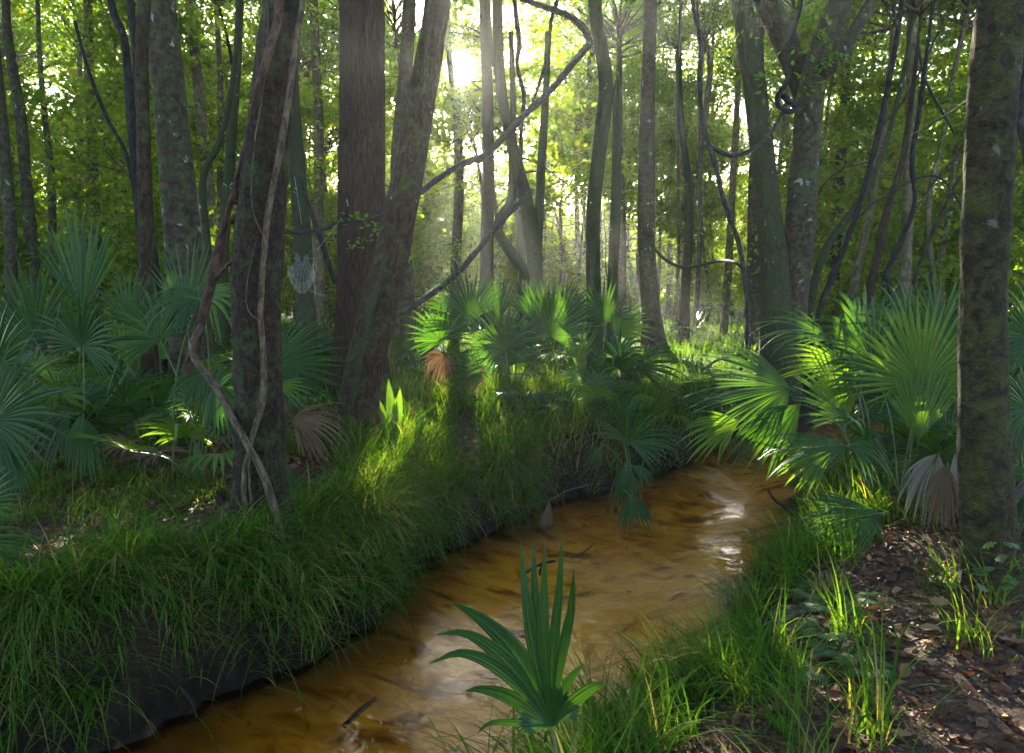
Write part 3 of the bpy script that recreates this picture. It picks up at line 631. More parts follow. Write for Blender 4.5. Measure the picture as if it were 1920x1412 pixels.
rg = np.random.default_rng(58); poles = []
for k in range(58):
    y = rg.uniform(24, 56); x = rg.uniform(-0.66, 0.66) * y; px = proj((x, y, 0.7))[0]
    if 838 < px < 888 or terrain(np.array([x]), np.array([y]))[1][0] < 0.8 or blocks_sun(x, y, 0.7, 15): continue
    poles.append((px, x, y))
cnt = {}
for px, x, y in sorted(poles):
    place = [l for lim, l in LAND if px >= lim][-1]; k = cnt.get(place, 0); cnt[place] = k + 1
    z = gz(x, y); h = rg.uniform(8, 13); r = rg.uniform(0.05, 0.11); ln = rg.normal(size=2) * 0.7
    T = thing('pole_tree', '%s pale pole-thin trunk from left, %s' % (ORD[k], place), 'tree', (x, y, z), 'pole-thin pale trunks of the hazy wood')
    q = spline(np.array([[x, y, z - 0.1], [x + ln[0] * 0.3 + rg.normal() * 0.15, y, h * 0.4], [x + ln[0] * 0.6 + rg.normal() * 0.2, y + ln[1] * 0.5, h * 0.75], [x + ln[0], y + ln[1], h]]), 22); hh = q[:, 2] - q[0, 2]
    acc = Acc(); V, F, uv = tube(q, r * (1 - 0.5 * np.linspace(0, 1, 22)) * (1 + 0.4 * np.exp(-hh / 0.3)), 9, namp=0.012, nscale=2, seed=int(px)); acc.add(V, F, 0.5, uv)
    obj('trunk', acc.mesh('trunk', origin=(x, y, z)), M['bark_hazed'], T); add_crown(T, (x, y, z), q[-1], k, 0.55, px)
# far wood closing the view: one mass of trunks and leaves
def far_wood():
    rg = np.random.default_rng(5); acc = Acc()
    for k in range(110):
        y = rg.uniform(58, 88); x = rg.uniform(-1, 1) * 0.8 * y; h = rg.uniform(8, 14)
        q = spline(np.array([[x, y, 0.3], [x + rg.normal() * 0.3, y, h * 0.5], [x + rg.normal() * 0.6, y, h]]), 8)
        V, F, uv = tube(q, np.linspace(rg.uniform(0.1, 0.22), 0.06, 8), 7); acc.add(V, F, 0.5, uv)
    nt_ = len(np.concatenate(acc.F))
    C = []
    for k in range(1100):
        y = rg.uniform(58, 95); x = rg.uniform(-1, 1) * 0.85 * y; z = 0.6 + (8.5 if k % 9 else 17) * rg.uniform() ** 1.05
        C.append(np.array([x, y, z]) + rg.normal(size=(105, 3)) * np.array([1.7, 1.0, 0.7]))
    C = np.concatenate(C); C = C[C[:, 2] > 0.5]; C = C[~shaft_mask(C)]
    V, F = leaf_quads(C, 0.62, rg); acc.add(V, F, np.repeat(np.clip(rg.normal(0.5, 0.25, len(C)), 0, 1), 4))
    me = acc.mesh('far_wood', smooth=False); me.materials.append(M['bark_hazed']); me.materials.append(M['leaf_far'])
    mi = np.zeros(len(me.polygons), np.int32); mi[nt_:] = 1; me.polygons.foreach_set('material_index', mi)
    o = obj('far_wood', me); o['kind'] = 'stuff'; o['label'] = 'far hazy mass of trunks and leaves closing the wood'; o['category'] = 'wood'
far_wood()
for px_shrubs in [0]:
    rg = np.random.default_rng(77)
    SHL = ['low leafy shrub at the far side of the sunny lawn', 'low shrub behind the leaning stems', 'low shrub under the sun gap', 'low shrub behind the web tree', 'low shrub behind the left palmettos', 'low shrub right of the forked tree', 'low shrub behind the pale lichened trunk']
    for lab, px, Y, s in zip(SHL, [1330, 1640, 850, 610, 140, 1560, 1180], [38, 26, 30, 25, 20, 22, 30], [0.5, 0.42, 0.5, 0.42, 0.38, 0.36, 0.5]):
        p = at(px, 600, Y); z = gz(p[0], p[1]); h, tme, lp = SAP[5]
        T = thing('shrub', lab, 'shrub', (p[0], p[1], z - 0.05), 'low shrubs of the background'); T.scale = (s * 1.5, s * 1.5, s); T.rotation_euler = (0, 0, px)
        obj('stem', tme, M['bark_hazed'], T); lp.make(T, Matrix.Translation((p[0], p[1], z)) @ Matrix.Rotation(px, 4, 'Z') @ Matrix.Diagonal((s * 1.5, s * 1.5, s, 1)), 'foliage')

# ------------------------------------------------------------------ lianas
def liana(label, pts, mat, name='liana', sides=9, namp=0.004, group='lianas'):
    P = np.array([np.r_[at(px, py, Y), w * Y / FPX / 2] for px, py, w, Y in pts])
    n = max(12, int(np.linalg.norm(np.diff(P[:, :3], axis=0), axis=1).sum() / 0.05)); Q = spline(P, min(n, 260))
    wob = fbm(Q[:, :3] * 3.0, 31)[:, None] * np.array([0.012, 0.012, 0]); Q[:, :3] += wob
    base = Q[np.argmin(Q[:, 2]), :3].copy()
    acc = Acc(); V, F, uv = tube(Q[:, :3], np.maximum(Q[:, 3], 0.0025), sides, namp=namp, nscale=12, seed=5); acc.add(V, F, 0.5, uv)
    o = obj(name, acc.mesh(name, origin=base), mat, loc=base); return tag(o, label, 'vine', group)
liana('pale thick liana winding up the dark foreground trunk', [(462, 975, 11, 5.16), (458, 900, 11, 5.14), (470, 830, 11, 5.14), (490, 760, 12, 5.15), (495, 680, 12, 5.15), (490, 600, 11, 5.15), (492, 500, 11, 5.15), (502, 400, 12, 5.16), (522, 300, 12, 5.17), (537, 210, 12, 5.18), (548, 120, 12, 5.19), (556, 60, 11, 5.22), (566, 20, 10, 5.3), (570, -40, 10, 5.35)], M['vine_pale'])
liana('crooked grey-brown root vine crossing the foot of the dark foreground trunk', [(376, 612, 13, 6.05), (362, 640, 13, 5.85), (364, 668, 13, 5.7), (385, 697, 13, 5.55), (410, 735, 14, 5.4), (438, 790, 14, 5.2), (462, 830, 14, 5.1), (490, 880, 15, 5.06), (508, 930, 16, 5.02), (522, 985, 15, 4.98), (524, 1030, 13, 4.9), (516, 1075, 9, 4.85)], M['vine_pale'])
liana('thin pale root vine beside the pale liana at the trunk foot', [(478, 990, 5, 5.1), (470, 920, 5, 5.1), (468, 860, 4, 5.12), (474, 815, 4, 5.13)], M['vine_pale'], sides=6)
liana('hair-thin pale vine on the left of the dark foreground trunk', [(505, 0, 3, 5.2), (495, 160, 3, 5.2), (480, 250, 3, 5.18), (472, 330, 3, 5.17), (472, 390, 3, 5.17), (485, 430, 3, 5.17), (498, 448, 3, 5.16)], M['vine_pale'], sides=5, namp=0)
liana('second hair-thin vine curving low on the dark foreground trunk', [(478, 452, 2.5, 5.16), (464, 520, 2.5, 5.16), (462, 570, 2.5, 5.16), (472, 590, 2.5, 5.16), (486, 600, 2.5, 5.16)], M['vine_pale'], sides=5, namp=0)
liana('reddish-brown leaning liana left of the dark foreground trunk', [(350, 700, 16, 6.2), (372, 620, 18, 6.1), (395, 540, 20, 6.0), (410, 470, 18, 5.9), (430, 390, 13, 5.75), (455, 300, 12, 5.5), (478, 200, 13, 5.2), (498, 120, 14, 5.12), (516, 50, 15, 5.12), (528, -20, 16, 5.12)], M['vine_red'], sides=12, namp=0.012)
liana('short reddish branch joining the reddish liana to the dark trunk', [(398, 530, 10, 6.0), (420, 505, 8, 5.8), (440, 485, 7, 5.5)], M['vine_red'], sides=8)
liana('thick dark liana rising diagonally right across the sun to the curving trunk', [(786, 362, 9, 8.9), (830, 330, 11, 9.2), (880, 302, 12, 9.6), (905, 295, 14, 9.8), (940, 262, 12, 10.4), (985, 215, 12, 11), (1030, 172, 12, 11.7), (1065, 130, 12, 12.4), (1105, 82, 13, 13.1)], M['vine_dark'], sides=12, namp=0.01)
liana('dark liana arching from the curving trunk to the top of the frame', [(1108, 84, 13, 13.1), (1095, 55, 13, 12.9), (1070, 32, 12, 12.6), (1030, 16, 11, 12.2), (990, 2, 10, 11.8), (950, -20, 10, 11.6)], M['vine_dark'], sides=12, namp=0.01)
liana('dark hanging liana that zigzags down to the fallen pole by the leaning trunk', [(963, -20, 8, 14), (968, 30, 9, 14), (974, 80, 9, 14), (970, 120, 8, 14), (982, 180, 8, 14), (978, 230, 8, 14), (976, 310, 8, 14), (980, 350, 9, 13.8), (988, 366, 11, 13.6), (965, 390, 10, 13), (930, 425, 10, 12.4), (895, 470, 11, 11.8), (860, 510, 11, 11.3), (810, 550, 12, 10.7), (760, 583, 10, 10.2), (742, 592, 8, 10)], M['vine_dark'], sides=10, namp=0.008)
liana('thin dark vine right of the zigzag liana', [(1048, -10, 7, 14), (1034, 40, 7, 14), (1028, 100, 6, 14), (1010, 160, 6, 13.8), (996, 200, 5, 13.5)], M['vine_dark'], sides=7)
liana('thin dark branch low between the broadest trunk and the liana trunk', [(600, 655, 7, 11), (618, 643, 8, 11.3), (640, 632, 8, 11.7)], M['vine_dark'])
liana('slanting dark dead branch left of the broadest trunk', [(562, 330, 7, 11), (590, 420, 9, 11.2), (608, 470, 10, 11.4), (628, 530, 9, 11.8)], M['vine_dark'])
liana('nearly level dark branch crossing behind the maple sprig', [(532, 436, 7, 11), (580, 434, 7, 11.1), (610, 428, 8, 11.3), (640, 414, 8, 11.5), (690, 412, 9, 11.7), (725, 396, 9, 11.8)], M['vine_dark'])
liana('long dark vine hanging in front of the sunny lawn', [(1296, -20, 7, 11), (1302, 30, 8, 11), (1314, 80, 9, 11), (1312, 150, 9, 11), (1316, 220, 9, 11), (1332, 280, 9, 11), (1346, 330, 9, 11), (1364, 400, 9, 11), (1384, 450, 9, 11), (1396, 520, 9, 11), (1402, 580, 9, 11), (1404, 640, 9, 11), (1400, 672, 8, 11), (1386, 698, 7, 11)], M['vine_dark'])
liana('second grey vine beside the long dark vine at the top', [(1305, -20, 5, 11.3), (1312, 50, 6, 11.3), (1326, 85, 7, 11.3), (1329, 130, 7, 11.3), (1322, 200, 6, 11.2), (1318, 260, 6, 11.1)], M['vine_pale'])
liana('dark vine with a curl hanging between the stems of the forked tree', [(1505, -20, 9, 12.6), (1496, 30, 9, 12.6), (1482, 70, 10, 12.6), (1468, 95, 10, 12.6), (1478, 125, 10, 12.6), (1474, 155, 10, 12.6), (1459, 180, 10, 12.6), (1460, 198, 10, 12.6), (1474, 208, 10, 12.6), (1492, 208, 10, 12.8), (1505, 200, 9, 13.0)], M['vine_black'] if 'vine_black' in M else M['bark_black'], sides=10)
liana('swag of vine hung from the curled vine to the left of the forked tree', [(1466, 212, 7, 12.7), (1452, 240, 7, 12.6), (1424, 270, 8, 12.5), (1400, 286, 8, 12.4), (1370, 292, 8, 12.3), (1345, 282, 9, 12.2), (1322, 270, 9, 12.2)], M['vine_dark'])
liana('low sagging vine between the pale lichened trunk and the long dark vine', [(1222, 462, 6, 16), (1245, 485, 6, 15), (1275, 500, 6, 14), (1310, 498, 6, 13), (1350, 489, 6, 12), (1376, 492, 6, 11.3), (1392, 502, 6, 11.1)], M['vine_dark'])
liana('thin curved twig arching over the grass below the long dark vine', [(1318, 694, 5, 10.5), (1345, 676, 5, 10.6), (1380, 667, 5, 10.8), (1412, 664, 5, 11), (1425, 672, 4, 11)], M['vine_dark'])
liana('dark twisted vine at the upper right edge', [(1915, -20, 10, 8), (1922, 100, 12, 8), (1912, 200, 16, 8), (1918, 260, 12, 8), (1930, 340, 10, 8)], M['vine_dark'])
liana('pale bare twig reaching left from the mossy right trunk', [(1822, 182, 4, 4.9), (1790, 205, 4, 5.2), (1750, 230, 4, 5.6), (1715, 250, 3, 6)], M['vine_pale'], sides=6)
liana('thick dead stem leaning behind the foot of the mossy right trunk', [(1930, 900, 20, 5.2), (1905, 930, 18, 5.2), (1885, 970, 16, 5.1), (1880, 1000, 12, 5.1)], M['deadwood'])
liana('green pole leaning against the leaning brown trunk', [(655, 770, 10, 8.35), (672, 690, 11, 8.3), (688, 610, 11, 8.28), (706, 540, 9, 8.3), (722, 470, 6, 8.35)], M['bark_moss'])
for k, (pts, w) in enumerate([([(1700, 420), (1760, 330), (1830, 260)], 4), ([(1560, 470), (1640, 380), (1750, 330), (1815, 400)], 4), ([(1720, 70), (1735, 150), (1790, 250)], 5), ([(1640, 250), (1700, 180), (1760, 60)], 4), ([(1500, 420), (1560, 330), (1640, 300)], 3)]):
    liana(['wispy vine rising left of the mossy right trunk', 'bowed thin vine arching behind the sunlit fan', 'thin vine hanging at the upper right', 'slanting thin vine behind the leaning stems', 'fine vine right of the bare grey stem'][k], [(x, y, w, 12 + k) for x, y in pts], M['vine_dark'], sides=6, group='thin vines at the upper right')

# ------------------------------------------------------------------ palmettos
def unit(v): v = np.asarray(v, float); return v / np.linalg.norm(v)
def fan(origin, axis, normal, R, n=26, spread=200, fused=0.4, droop=0.5, cup=0.15, seed=0, pleat=0.3, torn=0.06):
    rg = np.random.default_rng(seed); axis = unit(axis); normal = unit(normal - axis * (axis @ normal)); side = np.cross(axis, normal)
    th = np.radians(spread) * (np.linspace(-0.5, 0.5, n)) + rg.normal(size=n) * 0.012; dth = np.radians(spread) / (n - 1)
    ts = np.array([0.02, 0.12, 0.26, fused, 0.5 * (fused + 0.62), 0.62, 0.72, 0.82, 0.91, 1.0]); acc = Acc()
    down = np.array([0, 0, -1.0])
    for k in range(n):
        a = th[k]; L = R * (1 - 0.30 * abs(a / (np.radians(spread) / 2 + 1e-6)) ** 2.2) * rg.uniform(0.9, 1.06)
        d0 = math.cos(a) * axis + math.sin(a) * side + cup * normal * abs(math.sin(a)); d0 = unit(d0)
        c = -math.sin(a) * axis + math.cos(a) * side
        dr = droop * rg.uniform(0.6, 1.35); kink = rg.uniform() < torn; kt = rg.uniform(0.5, 0.75)
        p = np.array(origin, float); prev = 0; pts = []
        for t in ts:
            tm = 0.5 * (t + prev); d = d0 + down * dr * (tm ** 1.6) * 2.2 * (1 if tm > fused * 0.6 else 0.6)
            if kink and tm > kt: d = d + down * 2.5
            p = p + unit(d) * (t - prev) * L; pts.append(p.copy()); prev = t
        pts = np.array(pts)
        hw = np.where(ts <= fused, 0.5 * dth * ts * L * 1.03, 0)
        wf = 0.5 * dth * fused * L
        u = np.clip((ts - fused) / (1 - fused), 0, 1); hw = np.where(ts > fused, wf * (1 - u ** 1.5) * (1 + 0.25 * np.sin(u * 3.1)), hw) + 0.0008
        pl = pleat * hw
        Lf = pts - c * hw[:, None] - normal * pl[:, None]; Md = pts + normal * pl[:, None]; Rt = pts + c * hw[:, None] - normal * pl[:, None]
        V = np.stack([Lf, Md, Rt], 1).reshape(-1, 3); m = len(ts)
        i = np.arange(m - 1)
        F = np.concatenate([np.stack([3 * i, 3 * i + 1, 3 * i + 4, 3 * i + 3], 1), np.stack([3 * i + 1, 3 * i + 2, 3 * i + 5, 3 * i + 4], 1)])
        acc.add(V, F, float(np.clip(rg.normal(0.5, 0.22), 0, 1)))
    return acc
def frond(T, base, hast, axis, normal, R, mat='palm', pet=True, foot=None, **kw):
    acc = fan(hast, axis, normal, R, **kw)
    o = obj('frond', acc.mesh('frond', smooth=False, origin=base), M[mat], T)
    if pet:
        f = np.asarray(foot if foot is not None else base, float); h = np.asarray(hast, float); ax = unit(axis)
        mid = (f + h) / 2 + np.array([0, 0, 0.12 * np.linalg.norm(h - f)]) - ax * 0.06 * np.linalg.norm(h - f)
        q = spline(np.array([f, mid, h - ax * 0.02, h + ax * R * 0.18]), 14)
        a2 = Acc(); V, F, uv = tube(q, np.linspace(0.011, 0.005, 14), 6); a2.add(V, F, 0.5, uv)
        obj('petiole', a2.mesh('petiole', origin=base), M['petiole' if mat not in ('palm_dead', 'palm_pale') else 'palm_dead'], o)
    return o
SEED = [1000]
def palmetto(label, base_px, Y, specs, auto=0, autosize=0.55, mats=('palm',), group='palmettos'):
    b = at(base_px, 700, Y); base = np.array([b[0], b[1], gz(b[0], b[1]) - 0.02])
    T = thing('palmetto', label, 'palmetto', base, group)
    for sp in specs:
        px, py, dy, Rpx, ang, fwd = sp[:6]; kw = dict(sp[6]) if len(sp) > 6 else {}
        mat = kw.pop('mat', 'palm'); nt = kw.pop('nt', (0, -1, 0.45)); yy = Y + dy
        a = math.radians(ang); axis = np.array([math.cos(a), fwd, math.sin(a)])
        SEED[0] += 1; kw.setdefault('seed', SEED[0])
        fo = base + np.array([rng.normal() * 0.08, rng.normal() * 0.06, 0])
        h = at(px, py, yy); h[2] = max(h[2], gz(h[0], h[1]) + 0.08)
        frond(T, base, h, axis, np.array(nt, float), Rpx * yy / FPX, mat, foot=fo, **kw)
    rgp = np.random.default_rng(SEED[0] + 5)
    for k in range(auto):
        SEED[0] += 1; az = k * 2.4 + rgp.uniform(-0.4, 0.4); el = rgp.uniform(0.5, 1.25); Lp = autosize * rgp.uniform(0.9, 1.7)
        d = np.array([math.cos(az) * math.cos(el), math.sin(az) * math.cos(el), math.sin(el)]); h = base + d * Lp
        ax = d + np.array([0, 0, rgp.uniform(-0.5, 0.2)]); nr = np.array([-math.cos(az), -math.sin(az), 1.3])
        frond(T, base, h, ax, nr, autosize * rgp.uniform(0.8, 1.15), mats[rgp.integers(0, len(mats))], spread=rgp.uniform(170, 260), droop=rgp.uniform(0.25, 0.7), n=22, seed=SEED[0])
    return T

palmetto('tall left palmetto with an upright green fan and broad blue-green fans', 150, 7.6, [
    (155, 588, 0.3, 205, 92, 0.05, dict(spread=62, n=15, droop=0.05, fused=0.5, nt=(0.15, -1, 0.1), mat='palm')),
    (66, 640, 0.0, 165, 118, -0.15, dict(spread=210, n=32, droop=0.18, mat='palm_blue', fused=0.45)),
    (152, 650, -0.2, 118, 70, -0.3, dict(spread=230, n=30, droop=0.25, mat='palm', fused=0.5)),
    (242, 615, 0.2, 125, 92, 0.1, dict(spread=80, n=14, droop=0.3, mat='palm_blue')),
    (240, 690, 0.5, 150, 80, 0.1, dict(spread=70, n=12, droop=0.1, mat='palm_lime'))], auto=8, autosize=0.5, mats=('palm', 'palm_blue', 'palm_lime'))
palmetto('low palmetto at the left frame edge spreading blue-green fingers', -20, 6.2, [
    (-15, 790, 0, 215, 30, -0.2, dict(spread=190, n=28, droop=0.25, mat='palm_blue')),
    (-10, 690, 0.2, 140, 60, -0.2, dict(spread=190, n=24, droop=0.2, mat='palm')),
    (130, 775, 0.2, 120, -125, -0.35, dict(spread=90, n=14, droop=0.6, mat='palm_blue', nt=(0, -1, 0.8))),
    (150, 778, 0.1, 135, -75, -0.3, dict(spread=75, n=14, droop=0.7, mat='palm_blue', nt=(0, -1, 0.8))),
    (20, 840, 0.0, 120, -100, -0.2, dict(spread=110, n=14, droop=0.6, mat='palm'))])
palmetto('dark palmetto in the near left corner over the grass', -60, 4.5, [
    (-60, 1030, 0, 175, 10, -0.1, dict(spread=80, n=14, droop=0.5, mat='palm')), (-40, 960, 0.1, 110, 40, 0, dict(spread=100, n=14, droop=0.3, mat='palm'))])
palmetto('palmetto with a big arching weeping frond left of the dark trunk', 360, 6.9, [
    (372, 562, -0.1, 150, 165, -0.25, dict(spread=150, n=26, droop=1.15, mat='palm_blue', fused=0.32, nt=(0.1, -0.6, 1))),
    (378, 562, -0.1, 150, 20, -0.25, dict(spread=130, n=16, droop=1.1, mat='palm_lime', fused=0.32, nt=(0.1, -0.6, 1))),
    (352, 600, 0.6, 165, 92, 0.1, dict(spread=70, n=18, droop=0.08, mat='palm')),
    (392, 700, -0.3, 105, 190, -0.4, dict(spread=100, n=14, droop=1.0, mat='palm_blue')),
    (402, 720, -0.4, 120, -60, -0.3, dict(spread=90, n=14, droop=0.9, mat='palm')),
    (300, 640, 0.3, 120, 120, -0.1, dict(spread=180, n=22, droop=0.4, mat='palm'))], auto=8, autosize=0.48, mats=('palm', 'palm_lime', 'palm_dead'))
palmetto('palmetto behind the dark trunk with a blue-green fan pointing right and a withered frond', 530, 6.8, [
    (505, 692, 0, 165, 12, -0.15, dict(spread=120, n=24, droop=0.22, mat='palm_blue', fused=0.35)),
    (520, 722, -0.2, 85, -5, -0.2, dict(spread=60, n=7, droop=0.25, mat='palm_lime', fused=0.3)),
    (545, 790, -0.3, 150, 12, -0.25, dict(spread=75, n=12, droop=0.65, mat='palm_dead', fused=0.3)),
    (550, 792, -0.3, 100, -40, -0.2, dict(spread=60, n=9, droop=0.5, mat='palm_dead')),
    (528, 870, -0.6, 80, -60, -0.2, dict(spread=45, n=9, droop=0.4, mat='palm_blue'))])
palmetto('central palmetto clump with three large green fans', 960, 10.9, [
    (884, 598, 0, 112, 125, -0.2, dict(spread=200, n=32, droop=0.12, mat='palm', fused=0.4)),
    (946, 655, -0.4, 112, 120, -0.3, dict(spread=220, n=34, droop=0.15, mat='palm')),
    (1030, 630, -0.2, 116, 88, -0.25, dict(spread=230, n=36, droop=0.1, mat='palm', fused=0.5)),
    (992, 588, 0.4, 70, 70, 0.1, dict(spread=120, n=18, droop=0.2, mat='palm_blue')),
    (1058, 600, 0.5, 80, 65, 0.2, dict(spread=130, n=18, droop=0.2, mat='palm')),
    (935, 600, 0.4, 90, 85, 0.2, dict(spread=60, n=12, droop=0.1, mat='palm'))], auto=8, autosize=0.5)
palmetto('palmetto with a feathery drooping blue-green frond and withered leaves, left of the central clump', 860, 10.2, [
    (828, 640, 0.3, 85, 110, -0.1, dict(spread=190, n=24, droop=0.25, mat='palm')),
    (905, 705, -0.2, 100, 160, -0.35, dict(spread=130, n=20, droop=0.8, mat='palm_blue', fused=0.25)),
    (835, 668, 0.1, 60, -120, -0.2, dict(spread=200, n=22, droop=0.7, mat='palm_dead')),
    (880, 690, 0.0, 55, -60, -0.2, dict(spread=160, n=16, droop=0.7, mat='palm_dead'))])
palmetto('palmetto right of the curving trunk with yellow-lit and dark leaves', 1160, 10.6, [
    (1130, 605, 0.3, 85, 85, -0.1, dict(spread=150, n=22, droop=0.2, mat='palm_blue')),
    (1152, 625, 0.2, 80, 35, 0.1, dict(spread=120, n=18, droop=0.3, mat='palm_lime')),
    (1160, 672, -0.2, 75, 40, -0.2, dict(spread=220, n=22, droop=0.6, mat='palm')),
    (1165, 690, -0.4, 60, 110, 0.0, dict(spread=130, n=9, droop=0.3, mat='palm_lime')),
    (1190, 690, -0.1, 110, 15, -0.2, dict(spread=90, n=14, droop=0.45, mat='palm')),
    (1080, 690, -0.2, 95, 80, -0.1, dict(spread=50, n=9, droop=0.1, mat='palm_lime'))], auto=7, autosize=0.45)
palmetto('small blue-green palmetto with a swept fan on the centre bank', 1058, 9.7, [
    (1058, 780, 0, 95, 55, -0.3, dict(spread=130, n=22, droop=0.75, mat='palm_blue', fused=0.55)),
    (1062, 785, 0.1, 70, 110, -0.1, dict(spread=90, n=14, droop=0.4, mat='palm_blue'))])
palmetto('bright green palmetto fanning over the stream bend', 1190, 9.1, [
    (1178, 830, 0, 108, 65, -0.35, dict(spread=200, n=32, droop=0.3, mat='palm')),
    (1160, 790, 0.2, 80, 100, -0.1, dict(spread=160, n=20, droop=0.3, mat='palm')),
    (1130, 838, -0.2, 60, 215, -0.3, dict(spread=90, n=12, droop=0.6, mat='palm_blue')),
    (1225, 820, 0.1, 70, 15, -0.3, dict(spread=120, n=14, droop=0.9, mat='palm'))])
palmetto('drooped palmetto dipping its leaf tips into the stream', 1160, 8.35, [
    (1172, 872, -0.5, 100, -85, -0.25, dict(spread=70, n=14, droop=0.5, mat='palm_blue', nt=(0, -1, 0.4))),
    (1185, 930, -0.9, 78, -105, -0.2, dict(spread=60, n=9, droop=0.5, mat='palm_blue')),
    (1182, 930, -0.9, 85, -50, -0.2, dict(spread=45, n=8, droop=0.4, mat='palm_blue')),
    (1185, 875, -0.4, 60, -20, -0.2, dict(spread=70, n=9, droop=0.9, mat='palm'))])
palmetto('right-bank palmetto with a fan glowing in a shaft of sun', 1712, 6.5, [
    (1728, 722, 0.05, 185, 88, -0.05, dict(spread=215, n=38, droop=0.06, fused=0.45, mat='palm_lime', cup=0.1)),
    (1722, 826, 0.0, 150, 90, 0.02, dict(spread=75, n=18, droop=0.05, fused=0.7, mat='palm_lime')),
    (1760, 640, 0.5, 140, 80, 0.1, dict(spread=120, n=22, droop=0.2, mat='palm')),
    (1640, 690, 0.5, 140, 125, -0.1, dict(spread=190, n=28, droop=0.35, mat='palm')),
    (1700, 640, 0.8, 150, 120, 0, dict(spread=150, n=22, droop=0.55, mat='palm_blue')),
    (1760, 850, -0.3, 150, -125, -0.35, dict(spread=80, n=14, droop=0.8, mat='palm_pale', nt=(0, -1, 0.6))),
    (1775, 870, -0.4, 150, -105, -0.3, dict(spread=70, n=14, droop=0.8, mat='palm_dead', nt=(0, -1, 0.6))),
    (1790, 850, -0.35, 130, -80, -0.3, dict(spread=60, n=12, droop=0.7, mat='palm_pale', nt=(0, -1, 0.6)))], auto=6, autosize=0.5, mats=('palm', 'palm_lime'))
palmetto('palmetto leaning out over the stream with dark fans lying to the left', 1640, 7.4, [
    (1482, 728, -0.2, 205, 178, -0.1, dict(spread=125, n=34, droop=0.22, fused=0.42, mat='palm_blue', nt=(0, -0.8, 0.8))),
    (1500, 760, -0.4, 190, 215, -0.3, dict(spread=70, n=16, droop=0.35, mat='palm')),
    (1588, 788, -0.4, 190, 118, -0.2, dict(spread=110, n=26, droop=0.15, mat='palm_lime', nt=(0.5, -1, 0.2))),
    (1560, 640, 0.4, 165, 150, 0.1, dict(spread=75, n=20, droop=0.55, mat='palm', nt=(0.1, -0.7, 1))),
    (1590, 690, 0.2, 150, 165, -0.1, dict(spread=70, n=12, droop=0.3, mat='palm_lime')),
    (1385, 790, -0.1, 130, 195, -0.1, dict(spread=80, n=12, droop=0.35, mat='palm_lime')),
    (1620, 650, 0.6, 150, 100, 0.1, dict(spread=160, n=22, droop=0.5, mat='palm'))], auto=2, autosize=0.45)
palmetto('palmetto with an arching frond of hanging leaflets above the right water edge', 1660, 6.6, [
    (1590, 838, -0.35, 120, 15, -0.3, dict(spread=120, n=16, droop=1.3, fused=0.28, mat='palm', nt=(0, -0.5, 1))),
    (1590, 838, -0.35, 195, 172, -0.25, dict(spread=75, n=14, droop=0.45, fused=0.3, mat='palm_blue', nt=(0, -0.5, 1))),
    (1560, 850, -0.1, 120, 190, 0.1, dict(spread=100, n=12, droop=0.4, mat='palm_lime'))])
palmetto('low blue-green fan lying flat over the mud of the right bank', 1670, 6.1, [
    (1652, 962, -0.2, 185, 185, -0.25, dict(spread=85, n=26, droop=0.18, fused=0.5, mat='palm_blue', nt=(0, -0.7, 1))),
    (1650, 968, -0.2, 130, 225, -0.3, dict(spread=70, n=14, droop=0.3, mat='palm_blue', nt=(0, -0.7, 1)))])
palmetto('dark palmetto right of the mossy right trunk', 1960, 5.6, [
    (1940, 640, 0.3, 130, 120, -0.1, dict(spread=200, n=28, droop=0.25, mat='palm_blue')),
    (1930, 770, 0, 120, 150, -0.2, dict(spread=200, n=26, droop=0.4, mat='palm')),
    (1915, 860, -0.2, 160, -80, -0.2, dict(spread=70, n=14, droop=0.6, mat='palm_blue')), (1950, 900, -0.3, 130, 200, -0.2, dict(spread=120, n=18, droop=0.5, mat='palm'))])
# sunlit palmettos further back
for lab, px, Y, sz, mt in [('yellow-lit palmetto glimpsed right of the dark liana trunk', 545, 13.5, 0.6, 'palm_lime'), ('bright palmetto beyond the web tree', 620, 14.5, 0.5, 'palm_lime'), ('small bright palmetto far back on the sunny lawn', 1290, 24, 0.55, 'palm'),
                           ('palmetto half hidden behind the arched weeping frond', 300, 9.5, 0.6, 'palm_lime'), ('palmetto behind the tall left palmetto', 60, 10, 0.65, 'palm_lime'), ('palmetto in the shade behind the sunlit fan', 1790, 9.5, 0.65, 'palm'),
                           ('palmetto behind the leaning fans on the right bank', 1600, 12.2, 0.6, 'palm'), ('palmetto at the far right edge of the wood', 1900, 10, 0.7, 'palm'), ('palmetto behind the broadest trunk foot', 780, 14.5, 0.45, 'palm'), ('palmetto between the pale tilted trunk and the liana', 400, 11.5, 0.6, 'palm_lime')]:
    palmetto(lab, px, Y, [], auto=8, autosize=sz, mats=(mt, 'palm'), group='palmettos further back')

for lab, px, Y, sz, n_a in [('low palmetto on the centre bank right of the sunlit strap leaves', 1000, 9.6, 0.3, 7), ('short palmetto at the bank edge right of the swept blue-green fan', 1120, 9.5, 0.34, 8), ('palmetto crowding the far bank above the stream bend', 1290, 10.9, 0.42, 8), ('palmetto on the far bank left of the leaning fans', 1390, 11.6, 0.45, 8),
                          ('shaded palmetto between the tall left palmetto and the weeping frond', 255, 8.3, 0.45, 8), ('dark palmetto low behind the left edge palmetto', 20, 8.0, 0.5, 8), ('palmetto close behind the foot of the dark trunk', 440, 7.6, 0.42, 7), ('palmetto left of the mossy right trunk, behind the hanging dead fronds', 1770, 7.4, 0.5, 8)]:
    palmetto(lab, px, Y, [], auto=n_a, autosize=sz, mats=('palm', 'palm', 'palm_blue', 'palm_lime'), group='palmettos')
